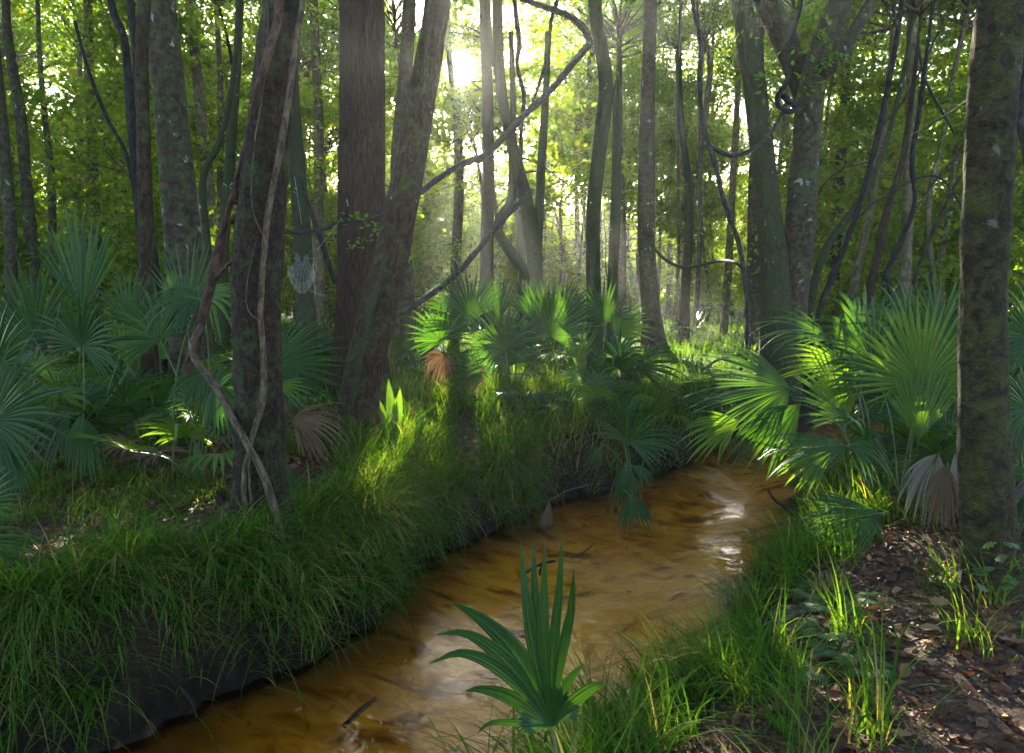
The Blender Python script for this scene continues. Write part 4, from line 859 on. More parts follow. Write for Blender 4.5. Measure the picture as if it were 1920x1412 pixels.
# foreground palmetto: every leaf finger is a piece of its own
def foreground_palmetto():
    Y0 = 2.62; h = at(1036, 1362, Y0); b = np.array([h[0] + 0.035, h[1] - 0.12, 0]); b[2] = gz(b[0], b[1]) - 0.02
    T = thing('palmetto', 'single young green fan leaf standing over the stream in the foreground', 'palmetto', b, 'palmettos')
    acc = Acc(); V, F, uv = tube(spline(np.array([b, (b + h) / 2 + [0.01, 0, 0], h]), 16), np.linspace(0.009, 0.0065, 16), 10); acc.add(V, F, 0.4, uv)
    obj('petiole', acc.mesh('petiole', origin=b), M['petiole'], T)
    segs = [  # waypoints px,py ; max width px ; depth change at tip
        ([(972, 1230), (900, 1160), (846, 1130)], 36, 0.05), ([(960, 1250), (880, 1190), (818, 1190)], 27, -0.05), ([(950, 1265), (870, 1225), (806, 1244)], 24, -0.1),
        ([(960, 1310), (905, 1293), (870, 1296)], 24, -0.06), ([(965, 1356), (920, 1356), (895, 1375)], 11, -0.1),
        ([(1003, 1230), (985, 1110), (976, 1012)], 22, 0.05), ([(1012, 1220), (1003, 1110), (1000, 1006)], 20, 0.08), ([(1022, 1230), (1020, 1130), (1022, 1012)], 20, 0.03), ([(1035, 1240), (1048, 1110), (1054, 1002)], 18, 0.0),
        ([(1048, 1250), (1070, 1150), (1076, 1066)], 20, -0.04), ([(1060, 1290), (1080, 1260), (1095, 1245)], 16, -0.06), ([(1065, 1325), (1110, 1290), (1135, 1285)], 22, -0.1)]
    for k, (wp, wmax, dz) in enumerate(segs):
        n = len(wp); P = [h] + [at(px, py, Y0 + dz * ((q + 1) / n) ** 1.5 * 1.5) for q, (px, py) in enumerate(wp)]
        Q = spline(np.array(P), 16); t = np.linspace(0, 1, 16)
        w = wmax * Y0 / FPX / 2 * np.minimum(1, (t / 0.42) ** 0.8) * np.where(t > 0.42, (1 - ((t - 0.42) / 0.58) ** 1.7), 1) + 0.0006
        tg = np.gradient(Q, axis=0); tg /= np.linalg.norm(tg, axis=1)[:, None]; view = np.array([0.12 * math.sin(k * 2.1), -1, 0.35]); sd_ = np.cross(tg, view); sd_ /= np.linalg.norm(sd_, axis=1)[:, None]
        nr = np.cross(sd_, tg)
        off = np.linspace(-1, 1, 9); lift = np.array([-0.30, -0.02, -0.16, 0.14, 0.02, 0.14, -0.16, -0.02, -0.30])
        w = w * 1.15
        V = Q[:, None, :] + sd_[:, None, :] * (off[None, :, None] * w[:, None, None]) + nr[:, None, :] * (lift[None, :, None] * w[:, None, None])
        m = 16; i, j = np.meshgrid(np.arange(m - 1), np.arange(8), indexing='ij'); F = np.stack([i * 9 + j, i * 9 + j + 1, (i + 1) * 9 + j + 1, (i + 1) * 9 + j], -1).reshape(-1, 4)
        me = mesh('leaf_segment', V.reshape(-1, 3) - b, F, np.full(m * 9, 0.3 + 0.4 * ((k * 37) % 10) / 10), smooth=False)
        obj('leaf_segment', me, M['palm_lime'] if k == 99 else M['palm'], T)
    acc = fan(h + np.array([0, 0.004, 0]), np.array([-0.32, -0.05, 1]), np.array([0, -1, 0.35]), 88 * Y0 / FPX, n=38, spread=165, fused=0.9, droop=0.02, seed=9, pleat=0.25)
    obj('leaf_base', acc.mesh('leaf_base', smooth=False, origin=b), M['palm'], T)
    # a second small shoot below it
    p = at(1040, 1412, 2.7); p2 = np.array([p[0], p[1], gz(p[0], p[1])])
foreground_palmetto()

# ------------------------------------------------------------------ grass
def blades(root, head, L, lean, droop, w, rnd, seg=5):
    n = len(root); t = np.linspace(0, 1, seg + 1); hv = np.stack([np.cos(head), np.sin(head), np.zeros(n)], 1); sv = np.stack([-np.sin(head), np.cos(head), np.zeros(n)], 1)
    p = root.copy(); V = np.zeros((n, seg + 1, 2, 3))
    for k in range(seg + 1):
        if k:
            tm = (k - 0.5) / seg; a = lean + droop * tm ** 1.15
            p = p + (hv * np.sin(a)[:, None] + np.array([0, 0, 1.0]) * np.cos(a)[:, None]) * (L / seg)[:, None]
        ww = (w * (1 - t[k] ** 1.8) * 0.5 + 0.0004)[:, None]
        V[:, k, 0] = p - sv * ww; V[:, k, 1] = p + sv * ww
    b = np.arange(n)[:, None] * (2 * (seg + 1)); k = np.arange(seg)[None, :] * 2
    F = np.stack([b + k, b + k + 1, b + k + 3, b + k + 2], -1).reshape(-1, 4)
    return V.reshape(-1, 3), F, np.repeat(rnd, 2 * (seg + 1))
def tufts(cent, nper, Lr, wr, rg, flow=None, flowk=0.5, spread=0.05, droop=(0.9, 1.9), lean=(0.05, 0.6), seg=5, straw=False):
    tip = cent + np.array([0, 0, 0.2]); near = np.zeros(len(cent), bool)
    for q, r, k in SHAFTS[1:]:
        d = tip - q; t = d @ SUN; near |= (t > 1.0) & (t < 4.5) & (q[2] < 0.1) & (np.linalg.norm(d - t[:, None] * SUN, axis=1) < r * 0.4)
    cent = cent[~near]; flow = flow[~near] if flow is not None else None
    n = len(cent) * nper; c = np.repeat(cent, nper, 0); r = c.copy(); r[:, :2] += rg.normal(size=(n, 2)) * spread
    r[:, 2] = gzv(r[:, 0], r[:, 1]) - 0.01
    head = rg.uniform(0, 6.283, n)
    if flow is not None:
        fl = np.repeat(flow, nper, 0); v = np.stack([np.cos(head), np.sin(head)], 1) + fl * flowk; head = np.arctan2(v[:, 1], v[:, 0])
    tl = np.repeat(rg.uniform(0.5, 1.4, len(cent)), nper)
    return blades(r, head, rg.uniform(*Lr, n) * tl, rg.uniform(*lean, n), rg.uniform(*droop, n), rg.uniform(*wr, n), np.ones(n) * rg.uniform(0.93, 1, n) if straw else np.clip(np.repeat(rg.uniform(0.0, 0.92, len(cent)), nper) + rg.normal(size=n) * 0.18, 0, 1), seg)
def toward_water(C):
    e = 0.08; f = lambda x, y: terrain(x, y)[1]
    g = np.stack([f(C[:, 0] + e, C[:, 1]) - f(C[:, 0] - e, C[:, 1]), f(C[:, 0], C[:, 1] + e) - f(C[:, 0], C[:, 1] - e)], 1)
    return -g / (np.linalg.norm(g, axis=1)[:, None] + 1e-6)
def pxs(x, y, z): 
    d = np.stack([x, y, z - CAMH], 1); f = d @ CF; return 960 + FPX * d[:, 0] / f, 706 - FPX * (d @ CU) / f
def sample(n, x0, x1, y0, y1, rg, test):
    x = rg.uniform(x0, x1, n); y = rg.uniform(y0, y1, n); z, s, l = terrain(x, y); px, py = pxs(x, y, z)
    k = test(x, y, z, s, l, px, py, rg.uniform(size=n)); return np.stack([x, y, z], 1)[k]
def grass_object(name, label, parts, mat):
    acc = Acc()
    for V, F, R in parts: acc.add(V, F, R)
    o = obj(name, acc.mesh(name), mat); o['kind'] = 'stuff'; o['label'] = label; o['category'] = 'grass'; return o
rg = np.random.default_rng(99)
# left bank
edge = sample(9500, -4.6, 0.6, 3.0, 8.2, rg, lambda x, y, z, s, l, px, py, u: l & (s > 0.04) & (s < 0.8) & (u < 0.75 * (1 - 0.8 * s) * sstep(-0.2, 0.25, fbm(np.stack([x, y, 0 * x], 1) * 3.0, 45))) & (z > 0.05) & (px > -150))
top = sample(8000, -5.5, 0.0, 3.0, 9.0, rg, lambda x, y, z, s, l, px, py, u: l & (s > 0.6) & (px > -200) & (u < np.where((fbm(np.stack([x, y, 0 * x], 1) * 1.3, 44) > 0.05), 0.22, 0.02)))
face = sample(2600, -4.6, 1.2, 3.0, 8.2, rg, lambda x, y, z, s, l, px, py, u: l & (s > 0.08) & (s < 0.42) & (px > -150) & (u < 0.8))
ff = toward_water(face)
fe, ft = toward_water(edge), toward_water(top)
grass_object('grass', 'long arching grass overhanging the left bank', [tufts(face, 24, (0.22, 0.55), (0.005, 0.011), rg, ff, 1.2, 0.05, droop=(1.2, 2.3), lean=(0.3, 1.2), seg=5), tufts(edge[(edge[:, 2] < 0.5)][1::3], 30, (0.3, 0.62), (0.005, 0.011), rg, fe[(edge[:, 2] < 0.5)][1::3], 1.4, 0.04, droop=(1.2, 2.3), lean=(0.3, 1.2), seg=5), tufts(edge[::6], 6, (0.3, 0.6), (0.003, 0.005), rg, fe[::6], 1.6, 0.05, droop=(1.2, 2.4), lean=(0.3, 1.2), straw=True), tufts(edge[::2], 52, (0.24, 0.62), (0.005, 0.012), rg, fe[::2], 0.55, 0.035, droop=(1.1, 2.3), lean=(0.1, 0.95), seg=6), tufts(edge[::5], 5, (0.25, 0.5), (0.012, 0.022), rg, fe[::5], 0.8, 0.07, lean=(0.1, 0.7)), tufts(top, 16, (0.15, 0.36), (0.003, 0.006), rg, ft, 0.3, 0.06)], M['grass'])
# centre bank
cb = sample(6800, -2.2, 3.6, 6.6, 13.5, rg, lambda x, y, z, s, l, px, py, u: l & (s > 0.04) & (px > 640) & (px < 1420) & (u < np.where(s < 0.6, 0.5, 0.22)) & (z > 0.12))
grass_object('grass', 'soft green grass covering the centre bank below the palmettos', [tufts(cb, 18, (0.22, 0.6), (0.006, 0.012), rg, toward_water(cb), 0.6, 0.06, seg=4)], M['grass'])
# right bank
rb = sample(8500, -0.3, 5.5, 2.2, 9.5, rg, lambda x, y, z, s, l, px, py, u: (~l) & (s > 0.05) & (px < 2000) & (u < np.where(s < 0.75, 0.6 * sstep(-0.15, 0.3, fbm(np.stack([x, y, 0 * x], 1) * 2.3, 46)), np.where(px < 1560, 0.05, 0.012))) & (z > 0.05) & (py < 1700))
grass_object('grass', 'arching yellow-green grass on the right bank edge', [tufts(rb[::4], 5, (0.3, 0.6), (0.012, 0.022), rg, None, 0, 0.07, lean=(0.1, 0.7)), tufts(rb, 24, (0.22, 0.6), (0.005, 0.011), rg, toward_water(rb), 0.5, 0.05)], M['grass'])
# lawn in the wood
lw = sample(22000, -26, 26, 11, 42, rg, lambda x, y, z, s, l, px, py, u: (s > 0.2) & (px > -60) & (px < 1980) & (u < 14.0 / y))
grass_object('lawn', 'bright sunlit grass carpeting the floor of the wood', [tufts(lw, 6, (0.16, 0.42), (0.018, 0.034), rg, None, 0, 0.16, droop=(0.5, 1.5), seg=3)], M['grass_far'])

# strap-leaved sprouts lit by the sun on the centre bank
def strap_plant(label, px, Y, leaves, mats):
    b0 = at(px, 830, Y); b = np.array([b0[0], b0[1], gz(b0[0], b0[1]) - 0.02]); T = thing('palmetto_sprout', label, 'sprout', b, 'upright palmetto sprouts')
    for k, (x0, y0, x1, y1, w) in enumerate(leaves):
        p0 = at(x0, y0, Y); p0[2] = max(p0[2], b[2]); p1 = at(x1, y1, Y); Q = spline(np.array([b, p0 * 0.9 + b * 0.1, (p0 + p1) / 2 + [0, 0.02, 0.0], p1]), 12); t = np.linspace(0, 1, 12)
        hw = w * Y / FPX / 2 * np.where(t < 0.45, 0.35 + 0.65 * t / 0.45, 1 - ((t - 0.45) / 0.55) ** 2.2) + 0.001; sx = np.array([1, 0.3, 0]) / 1.04
        V = np.stack([Q - sx * hw[:, None], Q + np.array([0, 0.25, 0]) * hw[:, None], Q + sx * hw[:, None]], 1).reshape(-1, 3); i = np.arange(11)
        F = np.concatenate([np.stack([3 * i, 3 * i + 1, 3 * i + 4, 3 * i + 3], 1), np.stack([3 * i + 1, 3 * i + 2, 3 * i + 5, 3 * i + 4], 1)])
        obj('leaf', mesh('leaf', V - b, F, np.full(36, 0.2 + 0.15 * k), smooth=False), M[mats[k % len(mats)]], T)
strap_plant('sunlit yellow-green strap leaves standing on the centre bank', 738, 8.7, [(735, 800, 728, 710, 18), (745, 800, 750, 726, 16), (715, 805, 712, 750, 26), (722, 805, 704, 752, 16), (738, 806, 742, 745, 14)], ('palm_lime',))
strap_plant('upright blue-green strap leaf beside the sunlit strap leaves', 788, 8.6, [(787, 810, 789, 748, 15), (792, 812, 800, 778, 8)], ('palm_blue', 'palm_lime'))
strap_plant('short green strap leaves at the foot of the leaning brown trunk', 640, 7.6, [(646, 865, 648, 778, 18), (638, 870, 640, 822, 22), (632, 872, 630, 830, 12)], ('palm', 'palm_lime'))

# ------------------------------------------------------------------ leaf litter and fallen leaves
def curled(C, size, rg, flat=0.35):
    n = len(C); az = rg.uniform(0, 6.283, n); d = np.stack([np.cos(az), np.sin(az), rg.normal(size=n) * flat], 1); d /= np.linalg.norm(d, axis=1)[:, None]
    up = np.stack([rg.normal(size=n) * flat, rg.normal(size=n) * flat, np.ones(n)], 1); s = np.cross(up, d); s /= np.linalg.norm(s, axis=1)[:, None]; u = np.cross(d, s)
    L = (size * np.clip(rg.lognormal(-0.25, 0.5, n), 0.25, 2.2))[:, None]; w = L * rg.uniform(0.22, 0.36, n)[:, None]; cu = L * rg.uniform(-0.1, 0.25, n)[:, None]; fo = w * rg.uniform(-0.2, 0.8, n)[:, None]
    V = np.stack([C - d * L * 0.5, C - d * L * 0.12 + s * w + u * fo, C - d * L * 0.1 + u * 0.0, C - d * L * 0.12 - s * w + u * fo, C + d * L * 0.2 + s * w * 0.75 + u * (fo + cu * 0.5), C + d * L * 0.2 + u * cu * 0.5, C + d * L * 0.2 - s * w * 0.75 + u * (fo + cu * 0.5), C + d * L * 0.5 + u * cu], 1)
    b = np.arange(n)[:, None] * 8; Q = np.array([[0, 2, 1, 1], [0, 3, 2, 2]])
    F4 = np.array([[0, 2, 5, 1], [1, 2, 5, 4], [0, 3, 6, 2], [2, 3, 6, 5], [4, 5, 7, 4], [5, 6, 7, 5]])
    T3 = np.array([[0, 2, 1], [0, 3, 2], [1, 2, 4], [2, 5, 4], [2, 3, 6], [2, 6, 5], [4, 5, 7], [5, 6, 7]])
    F = (b[:, None, :] + T3[None, :, :]).reshape(-1, 3)
    return V.reshape(-1, 3), F, np.repeat(np.clip(rg.normal(0.5, 0.25, n), 0, 1), 8)
def litter(label, C, size):
    V, F, R = curled(C, size, rg); o = obj('leaf_litter', mesh('leaf_litter', V, F, R, smooth=False), M['litter']); o['kind'] = 'stuff'; o['label'] = label; o['category'] = 'leaf litter'
C = sample(15000, -0.2, 5.5, 2.2, 8.5, rg, lambda x, y, z, s, l, px, py, u: (~l) & (s > 0.25) & (px < 2050) & (u < np.where(s > 0.7, 0.95, 0.35))); C[:, 2] += rg.uniform(0.003, 0.03, len(C))
C2 = C[::2] + np.array([0.02, 0.015, -0.004]); litter('brown leaf litter strewn over the right bank', np.vstack([C, C2, C2[::2] + [0.03, -0.02, 0.004]]), 0.048)
C = sample(16000, -6, 1.5, 4.2, 11, rg, lambda x, y, z, s, l, px, py, u: l & (s > 0.08) & (px > -100) & (u < np.where(s < 0.3, 0.4, np.where(px < 700, 0.85, 0.25)))); C[:, 2] += rg.uniform(0.003, 0.03, len(C))
litter('brown leaf litter under the left palmettos', C, 0.07)
# larger fallen leaves, one by one
LOBE = np.array([(0, -0.5), (0.06, -0.42), (0.2, -0.38), (0.16, -0.24), (0.36, -0.16), (0.26, -0.02), (0.42, 0.12), (0.22, 0.18), (0.2, 0.34), (0.08, 0.34), (0, 0.52)])
LOBE = np.vstack([LOBE, np.c_[-LOBE[-2:0:-1, 0], LOBE[-2:0:-1, 1]]])
def lobed_leaf(size, cur, seed):
    rgx = np.random.default_rng(seed); P = LOBE * size * (1 + rgx.normal(size=(len(LOBE), 1)) * 0.05)
    V = np.c_[P, cur * size * ((P[:, 0] / size) ** 2 * 1.2 + (P[:, 1] / size) ** 2 * 0.8)]; V = np.vstack([V, [0, 0, 0.0]]); n = len(P)
    F = np.array([[k, (k + 1) % n, n] for k in range(n)]); return mesh('fallen_leaf', V, F, np.full(n + 1, rgx.uniform(0.3, 1.0)), smooth=False)
LV = [lobed_leaf(1.0, c, 60 + k) for k, c in enumerate((0.5, 0.9, -0.6, 0.3))]
big = [(1868, 1195, 0.2, 'large pale curled fallen leaf at the right frame edge'), (1895, 1215, 0.15, 'pinkish fallen leaf below the large pale curled leaf'), (1740, 1215, 0.16, 'broad tan fallen leaf in the middle of the right litter'), (1760, 1138, 0.13, 'dark brown leaf below the mossy right trunk'), (1722, 1122, 0.09, 'small grey fallen leaf left of the mossy trunk foot'),
       (1655, 1135, 0.08, 'light brown leaf near the fern patch'), (1890, 1265, 0.14, 'grey-white fallen leaf low at the right edge'), (1690, 1385, 0.1, 'tan leaf at the bottom among the right grass'), (1560, 1320, 0.1, 'reddish leaf by the low right grass'), (1580, 1060, 0.07, 'brown leaf at the foot of the grass by the mud'),
       (1800, 1090, 0.08, 'pale leaf close to the mossy trunk foot'), (1480, 1195, 0.08, 'brown leaf lying on the half-buried log'), (1830, 1340, 0.1, 'rust-brown leaf in the lower right corner'), (1620, 1240, 0.09, 'folded leaf between the ferns and the tan leaf')]
for k, (px, py, s, lab) in enumerate(big):
    p = G(px, py, 0.45); z = gz(p[0], p[1]); p = G(px, py, z); o = obj('fallen_leaf', LV[k % 4], M['litter']); o.location = (p[0], p[1], gz(p[0], p[1]) + 0.03); o.scale = (s, s, s)
    o.rotation_euler = (rng.normal() * 0.25, rng.normal() * 0.25, rng.uniform(0, 6.28)); tag(o, lab, 'leaf', 'fallen leaves on the right bank')
for k, (px, py, s, lab) in enumerate([(235, 885, 0.1, 'tan fallen leaf under the tall left palmetto'), (330, 935, 0.11, 'pale fallen leaf left of the dark trunk foot'), (585, 905, 0.1, 'brown fallen leaf right of the dark trunk foot'), (395, 960, 0.1, 'curled fallen leaf close to the dark trunk foot'), (600, 955, 0.12, 'grey-brown leaf between the trunk foot and the bank grass'), (430, 905, 0.09, 'small pale leaf beside the root vine')]):
    p = G(px, py, 0.65); p = G(px, py, gz(p[0], p[1])); o = obj('fallen_leaf', LV[(k + 1) % 4], M['litter']); o.location = (p[0], p[1], gz(p[0], p[1]) + 0.03); o.scale = (s, s, s)
    o.rotation_euler = (rng.normal() * 0.25, rng.normal() * 0.25, rng.uniform(0, 6.28)); tag(o, lab, 'leaf', 'fallen leaves on the left bank')
for px, py, s, lab in [(1246, 992, 0.12, 'orange leaf floating at the tips of the drooped palmetto')]:
    p = G(px, py, 0.01); me = lobed_leaf(1.0, 0.4, 90); o = obj('fallen_leaf', me, M['leaf_orange']); o.location = (p[0], p[1], 0.012); o.scale = (s, s, s); tag(o, lab, 'leaf')

for k, (px, py) in enumerate([(820, 1120), (905, 1060), (1130, 1010), (1290, 1010), (1180, 1110), (980, 1190), (640, 1290), (560, 1330), (1330, 930), (760, 1240), (1060, 1130), (880, 1300)]):
    p = G(px, py, 0.006); o = obj('floating_leaf', LV[k % 4], M['litter'] if k % 3 else M['leaf_orange']); s_ = 0.035 + 0.012 * (k % 3); o.location = (p[0], p[1], 0.007); o.scale = (s_, s_, s_ * 0.4); o.rotation_euler = (0, 0, k * 1.7)
    tag(o, ['tiny leaf floating off the sunlit left bank grass', 'tiny leaf floating left of the snag', 'tiny leaf floating left of the drooped palmetto tips', 'orange leaf speck floating right of the drooped palmetto', 'tiny leaf floating in mid-stream right of the foreground fan', 'tiny leaf floating just above the foreground fan', 'orange leaf speck floating at the lower left of the stream', 'tiny leaf floating beside the sunken stick', 'tiny leaf floating near the stream bend', 'orange leaf speck floating off the left bank overhang', 'tiny leaf floating below the thin dark stick', 'tiny leaf floating left of the foreground fan'][k], 'leaf', 'tiny leaves floating on the stream')
# ------------------------------------------------------------------ sticks, log, withered frond, web, ferns, seedling, maple sprig
def stick(label, pts, mat, name='stick', group='sticks'):
    P = np.array(pts, float); Q = spline(P, 14); b = Q[0, :3].copy(); acc = Acc(); V, F, uv = tube(Q[:, :3], Q[:, 3], 8, namp=0.004, nscale=14, seed=2); acc.add(V, F, 0.5, uv)
    return tag(obj(name, acc.mesh(name, origin=b), mat, loc=b), label, 'stick', group)
g0 = lambda px, py, z, r: np.r_[G(px, py, z), r]
stick('dark snag sticking out of the stream behind the foreground fan', [g0(975, 1082, -0.02, 0.012), g0(998, 1066, 0.03, 0.012), g0(1020, 1056, 0.05, 0.01), g0(1040, 1052, 0.02, 0.012)], M['bark_black'])
stick('short dark upright twig of the snag in mid-stream', [g0(1012, 1078, -0.03, 0.008), g0(1014, 1064, 0.04, 0.007), g0(1018, 1052, 0.08, 0.005)], M['bark_black'])
stick('thin dark stick lying in the water upstream of the snag', [g0(1070, 1048, -0.01, 0.006), g0(1095, 1035, 0.01, 0.008), g0(1114, 1020, 0.03, 0.006)], M['bark_black'])
stick('sunken dark stick at the lower left of the stream', [g0(645, 1362, -0.04, 0.014), g0(672, 1335, -0.02, 0.016), g0(704, 1310, -0.02, 0.012)], M['bark_black'])
stick('dark branch poking from the mud below the right palmettos', [g0(1440, 918, 0.12, 0.01), g0(1455, 940, 0.06, 0.012), g0(1480, 955, 0.03, 0.016), g0(1500, 958, 0.03, 0.012)], M['bark_black'])
def onground(px, py, r, dz=0.0):
    d = ray(px, py); t = np.linspace(1.5, 30, 1500) / d[1]; Q = np.array([0, 0, CAMH]) + d[None, :] * t[:, None]
    zz = np.maximum(gzv(Q[:, 0], Q[:, 1]), 0); k = int(np.argmax(Q[:, 2] < zz)); p = Q[k]
    return np.r_[p[0], p[1], zz[k] + dz, r]
stick('half-buried brown log between the grass and the ferns on the right bank', [onground(1392, 1238, 0.035, 0.0), onground(1430, 1205, 0.045, 0.03), onground(1465, 1182, 0.045, 0.03), onground(1510, 1160, 0.03, 0.02)], M['deadwood'], 'log')
for k, (a, b2, c2) in enumerate([((1640, 1120), (1665, 1100), (1680, 1085)), ((1600, 1205), (1660, 1190), (1720, 1170)), ((1840, 1240), (1880, 1200), (1915, 1190)), ((1560, 1130), (1610, 1110), (1660, 1108))]):
    stick(['short twig propped beside the fern patch', 'long thin twig across the right litter', 'twig beside the large pale curled leaf', 'brown twig above the ferns'][k], [onground(*a, 0.006, 0.02), onground(*b2, 0.007, 0.05), onground(*c2, 0.004, 0.03)], M['deadwood'])
for k, (a, b2, c2) in enumerate([((560, 940), (600, 930), (650, 935)), ((250, 930), (330, 905), (420, 880)), ((180, 830), (280, 850), (360, 835))]):
    stick(['thin twig right of the dark trunk foot', 'long dry twig on the litter left of the dark trunk', 'dry stem under the tall left palmetto'][k], [onground(*a, 0.006, 0.02), onground(*b2, 0.007, 0.06), onground(*c2, 0.004, 0.03)], M['deadwood'])
for k, (a, b2, c2, r) in enumerate([((700, 1085), (712, 1120), (722, 1150), 0.008), ((640, 1120), (655, 1160), (640, 1195), 0.007), ((470, 1200), (500, 1235), (520, 1262), 0.010), ((330, 1290), (345, 1330), (372, 1352), 0.009), ((845, 975), (868, 1000), (900, 1012), 0.010), ((920, 955), (935, 975), (960, 985), 0.010), ((1060, 900), (1075, 925), (1110, 935), 0.012), ((1225, 868), (1250, 885), (1290, 888), 0.014)]):
    P3 = [np.r_[onground(*a, 0)[:2], onground(*a, 0)[2] + 0.01, r], np.r_[(onground(*a, 0)[:3] + G(*c2, 0.0)) / 2 + [0.04, -0.06, 0.05], r * 0.9], np.r_[G(*c2, -0.03), r * 0.5]]
    stick(['bare root hanging from the bank below the sunlit grass', 'crooked root hanging from the bank left of the sunlit grass', 'root reaching into the water below the dark trunk', 'root at the lower left water edge', 'root at the foot of the centre bank notch', 'second root at the centre bank notch', 'root behind the withered hanging frond', 'thick root at the stream bend'][k], P3, M['vine_dark'], 'root', 'roots along the left bank')
# withered frond hanging into the water
pb = G(1110, 908, 0.35); T = thing('withered_frond', 'withered brown frond hanging from a bent stalk into the stream', 'frond', pb)
hst = at(1030, 938, 7.6)
q = spline(np.array([pb, at(1070, 918, 7.7), at(1045, 930, 7.62), hst]), 12); acc = Acc(); V, F, uv = tube(q, np.linspace(0.008, 0.006, 12), 6); acc.add(V, F, 0.5, uv); obj('stalk', acc.mesh('stalk', origin=pb), M['vine_pale'], T)
acc = fan(hst, np.array([-0.12, -0.1, -1]), np.array([0.1, -1, 0]), 70 * 7.6 / FPX, n=11, spread=36, fused=0.8, droop=0.2, seed=5); obj('blade', acc.mesh('blade', smooth=False, origin=pb), M['palm_dead'], T)
q = spline(np.array([hst, at(985, 950, 7.5), at(930, 948, 7.4)]), 8); acc = Acc(); V, F, uv = tube(q, np.linspace(0.006, 0.004, 8), 5); acc.add(V, F, 0.5, uv); obj('stalk_tip', acc.mesh('stalk_tip', origin=pb), M['vine_pale'], T)

# spider web
def web():
    Y = 10.6; c = at(566, 490, Y); acc = Acc()
    def pt(a, r): return at(566 + 30 * r * math.cos(a), 485 + 68 * r * math.sin(a), Y)
    N = 18
    for k in range(N):
        if 10 < k < 17: continue
        V, F, uv = tube(np.array([pt(6.283 * k / N, 0.08), pt(6.283 * k / N, 0.55), pt(6.283 * k / N, 1.0)]), np.full(3, 0.0005), 3); acc.add(V, F)
    for ring in range(22):
        r = 0.16 + 0.84 * ring / 22; a0, a1 = (0.15 + 0.3 * rng.uniform(), 3.0 - 0.3 * rng.uniform()) if ring > 7 else (-0.3, 3.6)
        pts = np.array([pt(a0 + (a1 - a0) * k / 36, r * (1 - 0.03 * abs(math.sin(k * 1.4)))) for k in range(37)])
        V, F, uv = tube(pts, np.full(37, 0.0004 if ring < 14 else 0.0008), 3); acc.add(V, F)
    for (a, b2) in [((566, 420), (552, 330)), ((594, 470), (640, 410)), ((538, 480), (520, 436)), ((580, 545), (625, 560))]:
        V, F, uv = tube(np.array([at(*a, Y), at((a[0] + b2[0]) / 2, (a[1] + b2[1]) / 2, Y + 0.1), at(*b2, Y + 0.4)]), np.full(3, 0.0012), 3); acc.add(V, F)
    tag(obj('spider_web', acc.mesh('spider_web', origin=c), M['web'], loc=c), 'oval spider web hanging before the mossy greenish trunk', 'web')
web()

def fern(label, px, py, s, seed):
    b = onground(px, py, 0)[:3]; T = thing('fern', label, 'fern', b, 'ferns on the right bank'); rgx = np.random.default_rng(seed)
    for k in range(7):
        az = k * 0.9 + rgx.uniform(-0.3, 0.3); L = s * rgx.uniform(0.7, 1.15); d = np.array([math.cos(az), math.sin(az), 0]); n = 15; t = np.linspace(0, 1, n)
        Q = d * (t * L * 0.85)[:, None] + np.array([0, 0, 1.0]) * (L * (0.75 * t - 0.72 * t * t))[:, None]; acc = Acc()
        V, F, uv = tube(Q, np.linspace(0.0022, 0.0008, n), 4); acc.add(V, F, 0.5)
        sd_ = np.array([-d[1], d[0], 0])
        for i in range(2, n):
            for sg in (-1, 1):
                pl = L * 0.26 * math.sin(math.pi * (0.12 + 0.85 * t[i])) + 0.006; dd = unit(sd_ * sg + d * 0.45 + np.array([0, 0, -0.15])); w = pl * 0.14; c = np.cross(dd, [0, 0, 1.0])
                p = Q[i]; m = 3
                V = [p]
                for u_ in (0.2, 0.45, 0.7): V += [p + dd * pl * u_ + c * w * (1.15 - u_), p + dd * pl * u_ - c * w * (1.15 - u_)]
                V += [p + dd * pl]; V = np.array(V); F = np.array([[0, 2, 1, 1], [1, 2, 4, 3], [3, 4, 6, 5], [5, 6, 7, 7]])
                V = np.vstack([V, V[0] + 1e-4 * c, V[7] + 1e-4 * c]); F = np.array([[0, 8, 2, 1], [1, 2, 4, 3], [3, 4, 6, 5], [5, 6, 9, 7]]); acc.add(V, F, float(rgx.uniform(0, 1)))
        obj('frond', acc.mesh('frond', smooth=False), M['fern'], T)
for k, (px, py, s, lab) in enumerate([(1520, 1120, 0.24, 'fern at the top of the fern patch'), (1560, 1150, 0.26, 'fern right of the half-buried log'), (1500, 1165, 0.24, 'fern drooping over the half-buried log'), (1545, 1195, 0.25, 'fern in the middle of the fern patch'), (1580, 1235, 0.22, 'fern below the fern patch near the litter'), (1620, 1260, 0.2, 'small fern at the lower right of the fern patch'), (1640, 1130, 0.2, 'fern beside the propped twig'), (1440, 1110, 0.2, 'fern at the water edge above the log'), (1480, 1270, 0.22, 'fern below the half-buried log')]):
    fern(lab, px, py, s, 300 + k)

